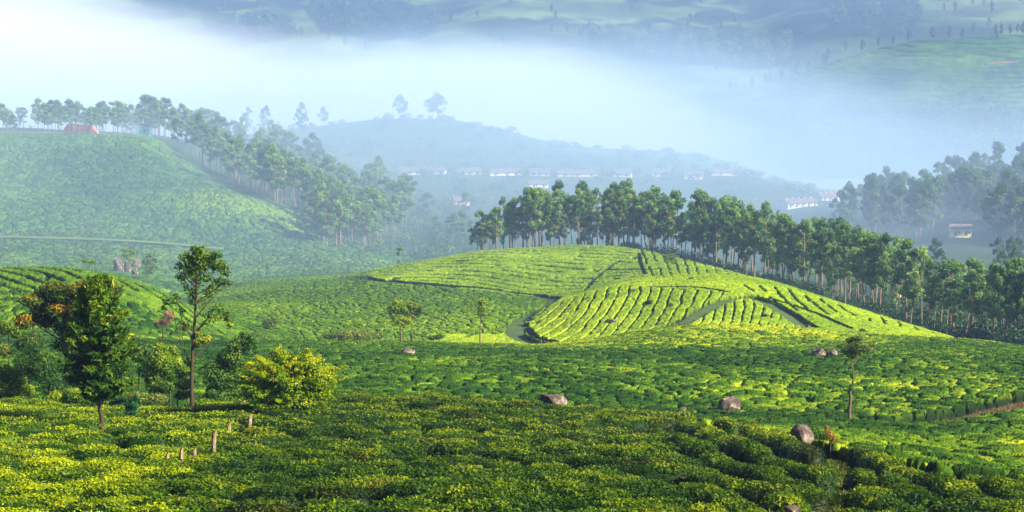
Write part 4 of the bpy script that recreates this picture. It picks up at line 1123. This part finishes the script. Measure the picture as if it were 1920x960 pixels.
# ------------------------------------------------------------------ rocks
def ico(sub):
    import bmesh
    bm = bmesh.new(); bmesh.ops.create_icosphere(bm, subdivisions=sub, radius=1.0)
    v = np.array([x.co for x in bm.verts]); f = np.array([[q.index for q in x.verts] for x in bm.faces]); bm.free()
    return v, f
ICO_V, ICO_F = ico(5)
MOSS = None
def rock(u, v, w, h, d0, d1, label, seed, group=None, mat=None, cuts=9, parent=None):
    rng = np.random.default_rng(seed)
    x, y = hit(u, v, d0, d1); px = y / F
    z = float(pix2st(u, v)[1]) * y
    p = ICO_V.copy()
    r = np.linalg.norm(p, axis=1, keepdims=True)
    p = p * (1 + 0.5 * (fbm(p[:, 0] * 1.3 + seed, p[:, 1] * 1.3 + p[:, 2] * 1.1, seed + 1, 2) - 0.5))[:, None]
    for k in range(cuts):                             # flat broken faces
        n = unit(rng, 1)[0]; c = 0.50 + 0.32 * rng.random()
        s = p @ n
        p -= np.outer(np.maximum(s - c, 0), n)
    r = np.linalg.norm(p, axis=1, keepdims=True)
    nz = fbm(p[:, 0] * 3 + seed, p[:, 1] * 3 + p[:, 2] * 2.1, seed, 4) - 0.5
    nz2 = fbm(p[:, 0] * 11 + seed, p[:, 1] * 11 + p[:, 2] * 9, seed + 3, 3) - 0.5
    p += (p / r) * (0.13 * nz + 0.06 * nz2)[:, None]
    lo, hi = p.min(0), p.max(0)
    p = (p - (lo + hi) / 2) / (hi - lo) * 2
    p *= np.array([w * px / 2, w * px / 2 * 0.8, h * px * 0.72])
    p[:, 2] += h * px * (1 - 0.72)
    me = raw_mesh("boulder", p, ICO_F, 3, smooth=True)
    o = link("boulder", me, mat or ROCK, None, (x, y + w * px * 0.25, z))
    tag(o, label, "boulder", group)
    return o
rock(1038, 762, 54, 20, 112, 122, "low dark boulder with pale patches lying on the near crest", 1)
rock(1367, 772, 46, 28, 150, 185, "tall pinkish boulder with one dark shaded flank beside the tea field", 2)
rock(1506, 826, 46, 30, 95, 112, "rough dark boulder among scrub at the edge of the near slope", 3)
rock(1536, 668, 28, 15, 235, 290, "dark half of the split boulder in the upper tea field", 4)
rock(1560, 668, 24, 13, 235, 290, "reddish half of the split boulder in the upper tea field", 5)
rock(763, 664, 30, 11, 235, 300, "low pale boulder in the tea below the close pair of trees", 6)
rock(1146, 613, 25, 15, 380, 430, "brown boulder among the curved tea rows of the lit spur", 7)
rock(1263, 614, 11, 9, 345, 400, "small peach stone at the bend of the hill path", 8)
rock(1281, 772, 15, 8, 140, 185, "small flat stone near the pinkish boulder", 9)
rock(944, 651, 26, 6, 318, 340, "flat brown outcrop beside the valley path", 10)
rock(1141, 637, 9, 4, 330, 360, "tiny white stone at the foot of the spur rows", 11)
rock(1486, 966, 34, 18, 47, 62, "brown stone half hidden in the nearest tea", 12)
rock(1516, 614, 8, 6, 335, 372, "small pale stone at the corner of the triangular tea plot", 13)
rock(222, 508, 20, 26, 590, 720, "upright pinkish boulder of the hillside cluster with a pale face", 14)
rock(239, 508, 14, 20, 590, 720, "dark middle boulder of the hillside cluster", 15)
rock(256, 500, 15, 16, 600, 730, "topmost rosy boulder of the hillside cluster", 16)
rock(253, 514, 14, 11, 590, 720, "lowest boulder of the hillside cluster beside the wispy tree", 17)
hero("bramble", 1545, 826, 0, 0, [(1545, 820), (1546, 812)], [], [(1534, 812, 14, 12), (1552, 816, 12, 10), (1522, 818, 12, 10)], 1500, 0.14, DARKLEAF, BARK_DARK, "dark green bramble growing against the rough boulder", "shrub", 0.04, 0.45, 0.5, 0.3, seed=90, dfix=101)
hero("dry_bush", 1566, 832, 0, 0, [(1566, 826), (1567, 818)], [], [(1562, 812, 9, 9), (1570, 822, 9, 9), (1556, 800, 6, 6)], 500, 0.13, leaf_mat("dry_leaves", [(0.0, (0.10, 0.08, 0.02)), (1.0, (0.40, 0.22, 0.04))], 0.3, 0.5, 0.3), BARK, "dry orange-brown bush behind the bramble", "shrub", 0.03, 0.4, 0.5, 0.2, seed=91, dfix=99)

# ------------------------------------------------------------------ weathered stakes
STAKE = plain_mat("weathered_wood", (0.06, 0.040, 0.024), (0.21, 0.150, 0.09), 4.0, 0.9, 0.6, 0.02, 8.0, (0.40, 0.31, 0.20))
def stake(u, vb, vt, w, tilt, label, seed, d0=80, d1=124):
    rng = np.random.default_rng(seed)
    x, y, z = at(u, vb, d0, d1); px = y / F
    top = (vb - vt) * px + 0.85
    r = w * px / 2
    rings = []
    n = 8; hs = [-0.4, 0.3, 0.85, 0.85 + (top - 0.85) * 0.5, top - 0.06, top]
    mb = MB(); vs, fs = [], []
    for i, hh in enumerate(hs):
        k = (1.05, 1.0, 0.98, 0.94, 0.92, 0.74)[i]
        for j in range(n):
            a = 2 * pi * (j + 0.5) / n
            q = r * k * (1.0 + 0.12 * rng.normal() * 0.5) * (1.12 if j % 2 else 1.0)
            slant = 0.10 * cos(a) * (i >= 4)
            vs.append((q * cos(a) + tilt * hh, q * sin(a) * 0.9 + rng.normal() * 0.004, hh + slant))
    for i in range(len(hs) - 1):
        for j in range(n): fs.append((i*n + j, i*n + (j+1) % n, (i+1)*n + (j+1) % n, (i+1)*n + j))
    fs.append(tuple((len(hs)-1)*n + j for j in range(n)))
    o = link("wooden_stake", mb.poly(vs, fs).mesh("wooden_stake"), STAKE, None, (x, y, z), rng.random() * 0.6)
    tag(o, label, "stake")
stake(398, 851, 808, 9, 0.06, "tallest pale wooden stake, leaning slightly, in the row along the tea", 1)
stake(464, 808, 777, 8, 0.10, "leaning grey-brown stake beside the bright yellow-green bush", 2)
stake(430, 813, 795, 7, 0.0, "short brown stake between the tallest and the leaning stake", 3)
stake(364, 860, 841, 8, 0.02, "short dull stake just below the tallest stake", 4)
stake(340, 905, 873, 8, 0.02, "slim orange-brown stake, second lowest of the row", 5)
stake(314, 910, 887, 8, 0.02, "lowest golden stake of the row", 6)
stake(458, 762, 749, 6, 0.0, "topmost small stake half hidden under the lime tree", 7, 100, 130)

# ------------------------------------------------------------------ tracks
def strip(name, pts, w, mat, lift, label=None):
    p = np.array(pts); q = [p[0]]
    for a, b in zip(p[:-1], p[1:]):
        n = max(2, int(np.hypot(*(b - a)) / 2.0))
        q += [a + (b - a) * i / n for i in range(1, n + 1)]
    q = np.array(q); t = np.gradient(q, axis=0); t /= np.linalg.norm(t, axis=1, keepdims=True) + 1e-9
    nrm = np.stack([-t[:, 1], t[:, 0]], -1)
    V_ = []
    for k in (-1, -0.33, 0.33, 1):
        e = q + nrm * w * k * (0.9 + 0.2 * vnoise(q[:, 0] / 3, q[:, 1] / 3, 3))[:, None]
        V_.append(np.stack([e[:, 0], e[:, 1], ground_z(e[:, 0] / e[:, 1], e[:, 1]) + lift], -1))
    V_ = np.stack(V_, 1)
    o = link(name, raw_mesh(name, V_.reshape(-1, 3), grid_faces(len(q), 4), 4, smooth=True), mat)
    tag(o, kind="structure")
SOIL = plain_mat("red_soil", (0.12, 0.06, 0.035), (0.34, 0.21, 0.14), 0.5, 0.95, 0.5, 0.1)
SANDY = plain_mat("sandy_soil", (0.30, 0.20, 0.13), (0.55, 0.42, 0.32), 0.2, 0.95, 0.4, 0.1)
GRASSY = plain_mat("path_grass", (0.035, 0.075, 0.02), (0.085, 0.13, 0.035), 0.6, 0.95, 0.5, 0.1)
PALEGRASS = plain_mat("mown_grass", (0.07, 0.13, 0.03), (0.13, 0.20, 0.05), 0.3, 0.95, 0.3, 0.1)
strip("dirt_track", TRACK, 2.1, SOIL, 0.05)
for (pts, w), (pp, _) in zip(WP, HILL_PATHS):
    if w > 1.5: strip("grass_path", pts, w * 0.95, GRASSY, 0.06)
strip("dirt_road", world_path([(-60, 247), (60, 248), (180, 250), (270, 252)], 960, 1030), 3.5, SANDY, 0.9)
strip("grass_road", ROADS_FAR[1], 2.4, PALEGRASS, 0.9)
strip("dirt_road", world_path([(1820, 122), (1870, 118), (1930, 114)], 2700, 2950), 3.0, SOIL, 0.5)

# ------------------------------------------------------------------ houses
WHITE = plain_mat("whitewash", (0.62, 0.58, 0.54), (0.82, 0.80, 0.78), 0.4, 0.9, 0.1, 0.02)
STAINED = plain_mat("stained_wall", (0.30, 0.26, 0.23), (0.74, 0.70, 0.66), 0.35, 0.9, 0.1, 0.02)
PEACH = plain_mat("peach_wall", (0.58, 0.36, 0.24), (0.76, 0.54, 0.38), 0.4, 0.9, 0.1, 0.02)
YELLOW = plain_mat("yellow_wall", (0.70, 0.60, 0.22), (0.80, 0.72, 0.34), 0.4, 0.9, 0.1, 0.02)
TURQ = plain_mat("turquoise_paint", (0.10, 0.42, 0.48), (0.16, 0.55, 0.60), 0.4, 0.7, 0.1, 0.02)
ROOF = plain_mat("weathered_roof", (0.10, 0.07, 0.075), (0.22, 0.15, 0.15), 0.6, 0.85, 0.4, 0.05)
DARKDOOR = plain_mat("dark_opening", (0.03, 0.03, 0.035), (0.07, 0.06, 0.06), 1.0, 0.7, 0.1, 0.02)
def house(u, v, d0, d1, L, Dp, h, yaw, wall, label, group=None, ndoor=4, chim=3, name="row_house", rise=1.6, roofm=None):
    x, y, z = at(u, v, d0, d1)
    z = float(pix2st(u, v)[1]) * y
    e = empty(name, (x, y + Dp / 2, z), yaw)
    w = MB().box(-L/2, L/2, -Dp/2, Dp/2, -2.5, h)
    w.poly([(-L/2, -Dp/2, h), (-L/2, Dp/2, h), (-L/2, 0, h + rise)], [(0, 2, 1)])
    w.poly([(L/2, -Dp/2, h), (L/2, Dp/2, h), (L/2, 0, h + rise)], [(0, 1, 2)])
    link("wall", w.mesh("wall"), wall, e)
    o, ov = 0.6, 0.7; k = rise / (Dp / 2)
    r = MB()
    for s in (-1, 1):
        y0, z0_ = s * (Dp/2 + ov), h - ov * k + 0.05
        vs = [(-L/2 - o, y0, z0_), (L/2 + o, y0, z0_), (L/2 + o, 0, h + rise + 0.05), (-L/2 - o, 0, h + rise + 0.05)]
        vs += [(a, b, c + 0.16) for a, b, c in vs]
        r.poly(vs, [(0,1,2,3),(4,7,6,5),(0,4,5,1),(1,5,6,2),(2,6,7,3),(3,7,4,0)])
    ro = link("roof", r.mesh("roof"), roofm or ROOF, e)
    for i in range(chim):
        cx = -L/2 + L * (i + 0.5) / chim
        link("chimney", MB().box(cx - 0.4, cx + 0.4, 0.3, 1.1, h + rise * 0.5, h + rise + 0.7).mesh("chimney"), STAINED, ro)
    for i in range(ndoor):
        cx = -L/2 + L * (i + 0.5) / ndoor
        link("door", MB().box(cx - 0.55, cx + 0.55, -Dp/2 - 0.06, -Dp/2 + 0.05, 0.05, 2.1).mesh("door"), DARKDOOR, e)
        link("window", MB().box(cx + 1.0, cx + 1.9, -Dp/2 - 0.05, -Dp/2 + 0.05, 1.0, 2.0).mesh("window"), DARKDOOR, e)
    tag(e, label, "house", group)
    return e
ords = ["first", "second", "third", "fourth", "fifth", "sixth", "seventh", "eighth", "ninth"]
for i, (u, L, v, wl) in enumerate([(768, 20, 327, WHITE), (812, 15, 326, WHITE), (880, 19, 328, WHITE), (948, 22, 329, WHITE), (1012, 20, 330, WHITE), (1082, 24, 331, WHITE), (1160, 22, 331, WHITE), (1240, 20, 331, WHITE), (1350, 26, 329, WHITE)]):
    house(u, v, 1180, 1520, L * (0.7, 1.1, 0.8, 1.0, 0.65, 1.1, 0.8, 0.6, 0.9)[i], 7, 2.1 + 0.5 * (i * 37 % 5) / 5, (0.03, -0.12, 0.08, 0.2, -0.05, 0.1, -0.15, 0.02, 0.12)[i], STAINED if i % 3 else wl, ords[i] + " whitewashed house along the hillside row, counting from the wooded slope", None, 3, 4)
house(1300, 336, 1180, 1520, 12, 6, 3.2, 0.1, PEACH, "small peach-walled house just below the end of the hillside row", None, 2, 1, "cottage")
house(1500, 388, 1020, 1200, 20, 8, 2.6, 0.42, STAINED, "long white house with a dusky roof by the valley meadow, nearer the grove", None, 5, 5)
house(1556, 376, 1040, 1300, 15, 8, 2.6, 0.42, STAINED, "white house with a dusky roof at the far end of the pair by the meadow", None, 4, 4)
house(1803, 442, 780, 900, 9, 6, 3.4, -0.1, YELLOW, "pale yellow house half hidden among the misty trees", None, 2, 0, "cottage", 1.2)
house(1650, 512, 600, 800, 8, 5, 3.0, 0.1, PEACH, "peach hut glimpsed between trunks high in the grove", None, 2, 0, "cottage", 1.2)
house(1702, 552, 540, 680, 9, 5, 2.8, 0.1, PEACH, "orange-walled hut low between the grove trunks", None, 2, 0, "cottage", 1.2)
house(1796, 558, 540, 700, 7, 5, 3.2, -0.1, PEACH, "pinkish hut behind the last trunks of the grove", None, 1, 0, "cottage", 1.2)
house(1010, 352, 1040, 1250, 12, 6, 2.8, 0.05, WHITE, "small white house below the middle of the hillside row", None, 2, 1, "cottage")
house(865, 384, 1000, 1150, 9, 5, 2.6, 0.2, PEACH, "tiny reddish house on the valley floor", None, 2, 0, "cottage")
house(895, 240, 1600, 1700, 6, 5, 2.8, 0.2, WHITE, "tiny white hut near the top of the central hill", None, 1, 0, "cottage")
house(270, 249, 1000, 1100, 6, 4, 3.6, 0.1, TURQ, "turquoise kiosk at the end of the roadside bank", None, 1, 0, "kiosk", 0.8)
# red cutting beside the road
bk = MB(); x0, y0 = hit(112, 249, 990, 1040); x1, y1 = hit(182, 251, 990, 1040)
zb = float(ground_z(np.array([x0 / y0]), np.array([y0]))[0])
rng = np.random.default_rng(5); vs, fs = [], []
nb = 24
for i in range(nb + 1):
    f = i / nb; x = x0 + (x1 - x0) * f; y = y0 + (y1 - y0) * f + 4
    h = 4.4 * min(1, 6 * f, 6 * (1 - f)) + rng.normal() * 0.2
    vs += [(x, y - 0.4, zb - 0.5), (x, y + 0.5 + rng.normal() * 0.15, zb + h * 0.55 + 0.9), (x, y + 1.2, zb + h + 0.9), (x, y + 6, zb + h * 0.9)]
for i in range(nb):
    for j in range(3): fs.append((4*i + j, 4*(i+1) + j, 4*(i+1) + j + 1, 4*i + j + 1))
REDSOIL = plain_mat("red_earth", (0.30, 0.12, 0.09), (0.48, 0.24, 0.18), 0.3, 0.95, 0.4, 0.1)
def blades(name, n, rng, spot, h, mat, label):
    P_ = []
    while len(P_) < n:
        q = spot(rng)
        if q is not None: P_.append(q)
    c = np.array(P_); c[:, 2] += 0.3 * h
    nn = rng.normal(size=(n, 3)) * (1, 1, 0.35)
    tag(link(name, leaf_mesh(name, c, nn, h * (0.6 + 0.8 * rng.random(n)), 0.06, rng.random(n), rng, -2.0), mat), label, "grass", kind="stuff")
GRASS = leaf_mat("grass_blades", [(0.0, (0.020, 0.055, 0.008)), (0.5, (0.065, 0.115, 0.012)), (1.0, (0.20, 0.22, 0.04))], 0.35, 0.5, 0.4)
def gspot(poly, d0, d1):
    us = [p[0] for p in poly]; vs_ = [p[1] for p in poly]
    def f(rng):
        u = min(us) + rng.random() * (max(us) - min(us)); dd = d0 + (d1 - d0) * rng.random()
        x, y, z = base_at(u, dd); uu, vv = st2pix(x / y, (z + 0.6) / y)
        return (x, y, z) if inpoly(np.array([uu]), np.array([vv]), poly)[0] else None
    return f
blades("grass", 9000, rng, gspot(GULLY, 44, 96), 0.35, GRASS, "rough grass in the shaded gully between the hedge rows")
blades("grass", 6000, rng, gspot([(1715, 866), (1790, 858), (1860, 874), (1910, 895), (1800, 912), (1735, 900)], 74, 104), 0.22, GRASS, "short yellowish grass of the small glade")
def tspot(rng):
    k = rng.integers(len(TRACK) - 1); f = rng.random(); a, b = TRACK[k], TRACK[k + 1]
    x, y = a[0] + (b[0] - a[0]) * f + rng.normal() * 0.5, a[1] + (b[1] - a[1]) * f + 1.3 + abs(rng.normal()) * 0.7
    return (x, y, float(ground_z(np.array([x / y]), np.array([y]))[0]))
DRYGRASS = leaf_mat("dry_grass", [(0.0, (0.05, 0.03, 0.015)), (0.5, (0.16, 0.09, 0.05)), (1.0, (0.34, 0.24, 0.12))], 0.3, 0.6, 0.5)
blades("grass", 5000, rng, tspot, 0.42, DRYGRASS, "dry reddish grass on the bank of the dirt track")
tag(link("earth_bank", bk.poly(vs, fs).mesh("earth_bank"), REDSOIL), "brick-red cut earth bank beside the hilltop road", "earth bank")


# ------------------------------------------------------------------ air
def volume_mat(name, color, density, aniso=0.0):
    m, nt, out = new_mat(name)
    v = N(nt, 'ShaderNodeVolumePrincipled', Density=density, Anisotropy=aniso)
    v.inputs['Color'].default_value = (*color, 1)
    nt.links.new(v.outputs[0], out.inputs['Volume'])
    return m, nt, v

hz = MB().box(-3400, 3400, -60, 6560, -480, 150)
hm, _, _ = volume_mat("haze", HAZE_COLOR, HAZE_DENSITY)
tag(link("haze", hz.mesh("haze"), hm), kind="stuff")

def fog_bank(name, x0, x1, y0, y1, z0, z1, top, soft, dens, tilt, seed, label, near=0.4, color=None):
    m, nt, v = volume_mat(name, color or FOG_COLOR, 0.0)
    geo = N(nt, 'ShaderNodeNewGeometry')
    sep = N(nt, 'ShaderNodeSeparateXYZ'); nt.links.new(geo.outputs['Position'], sep.inputs[0])
    mp = N(nt, 'ShaderNodeMapping'); mp.inputs['Scale'].default_value = (0.0020, 0.0011, 0.006)
    mp.inputs['Location'].default_value = (seed, seed * 2.3, 0)
    nt.links.new(geo.outputs['Position'], mp.inputs[0])
    no = N(nt, 'ShaderNodeTexNoise', Scale=1.0, Detail=5.0, Roughness=0.62, Distortion=0.9)
    nt.links.new(mp.outputs[0], no.inputs['Vector'])
    n = math_(nt, 'SUBTRACT', no.outputs[0], 0.5)
    # height of the fog's top: leans in x, wavy
    zt = math_(nt, 'ADD', math_(nt, 'MULTIPLY', n, 90.0), top)
    for (xa, xb, za, zb) in tilt:
        mr = N(nt, 'ShaderNodeMapRange'); mr.interpolation_type = 'SMOOTHSTEP'
        nt.links.new(sep.outputs[0], mr.inputs[0])
        mr.inputs[1].default_value, mr.inputs[2].default_value, mr.inputs[3].default_value, mr.inputs[4].default_value = xa, xb, za, zb
        zt = math_(nt, 'ADD', zt, mr.outputs[0])
    h = math_(nt, 'DIVIDE', math_(nt, 'SUBTRACT', zt, sep.outputs[2]), soft)
    h = math_(nt, 'MULTIPLY', math_(nt, 'ADD', h, 0.5, clamp=True), dens)
    # thin out towards the near and far ends and sideways wisps
    for (a, b) in ((y0 + 5, y0 + near * (y1 - y0)), (y1 - 5, y1 - 0.25 * (y1 - y0))):
        mr = N(nt, 'ShaderNodeMapRange'); mr.interpolation_type = 'SMOOTHSTEP'
        nt.links.new(sep.outputs[1], mr.inputs[0])
        mr.inputs[1].default_value, mr.inputs[2].default_value = (a, b) if a < b else (b, a)
        mr.inputs[3].default_value, mr.inputs[4].default_value = (0, 1) if a < b else (1, 0)
        h = math_(nt, 'MULTIPLY', h, mr.outputs[0])
    h = math_(nt, 'MULTIPLY', h, math_(nt, 'ADD', math_(nt, 'MULTIPLY', n, 2.2), 0.9, clamp=True))
    nt.links.new(h, v.inputs['Density'])
    try: m.cycles.volume_step_rate = 1.0
    except Exception: pass
    b = MB().box(x0, x1, y0, y1, z0, z1)
    o = link(name, b.mesh(name), m)
    tag(o, label, "fog", kind="stuff")
    return o
fog_bank("valley_fog", -1500, 1500, 1330, 3900, -420, 40, -190.0, 72.0, FOG_DENSITY, [(-950, -300, 115.0, 0.0), (0, 420, 0.0, -85.0)], 1.7,
         "white morning fog filling the valley behind the central hill", 0.28)

fog_bank("valley_mist", -1500, 1500, 350, 2000, -420, 40, -85.0, 60.0, 0.0020, [(-700, -100, 25.0, 0.0), (60, 420, 0.0, -35.0)], 5.2,
         "thin blue mist lying over the valley and the houses", 0.3, MIST_COLOR)
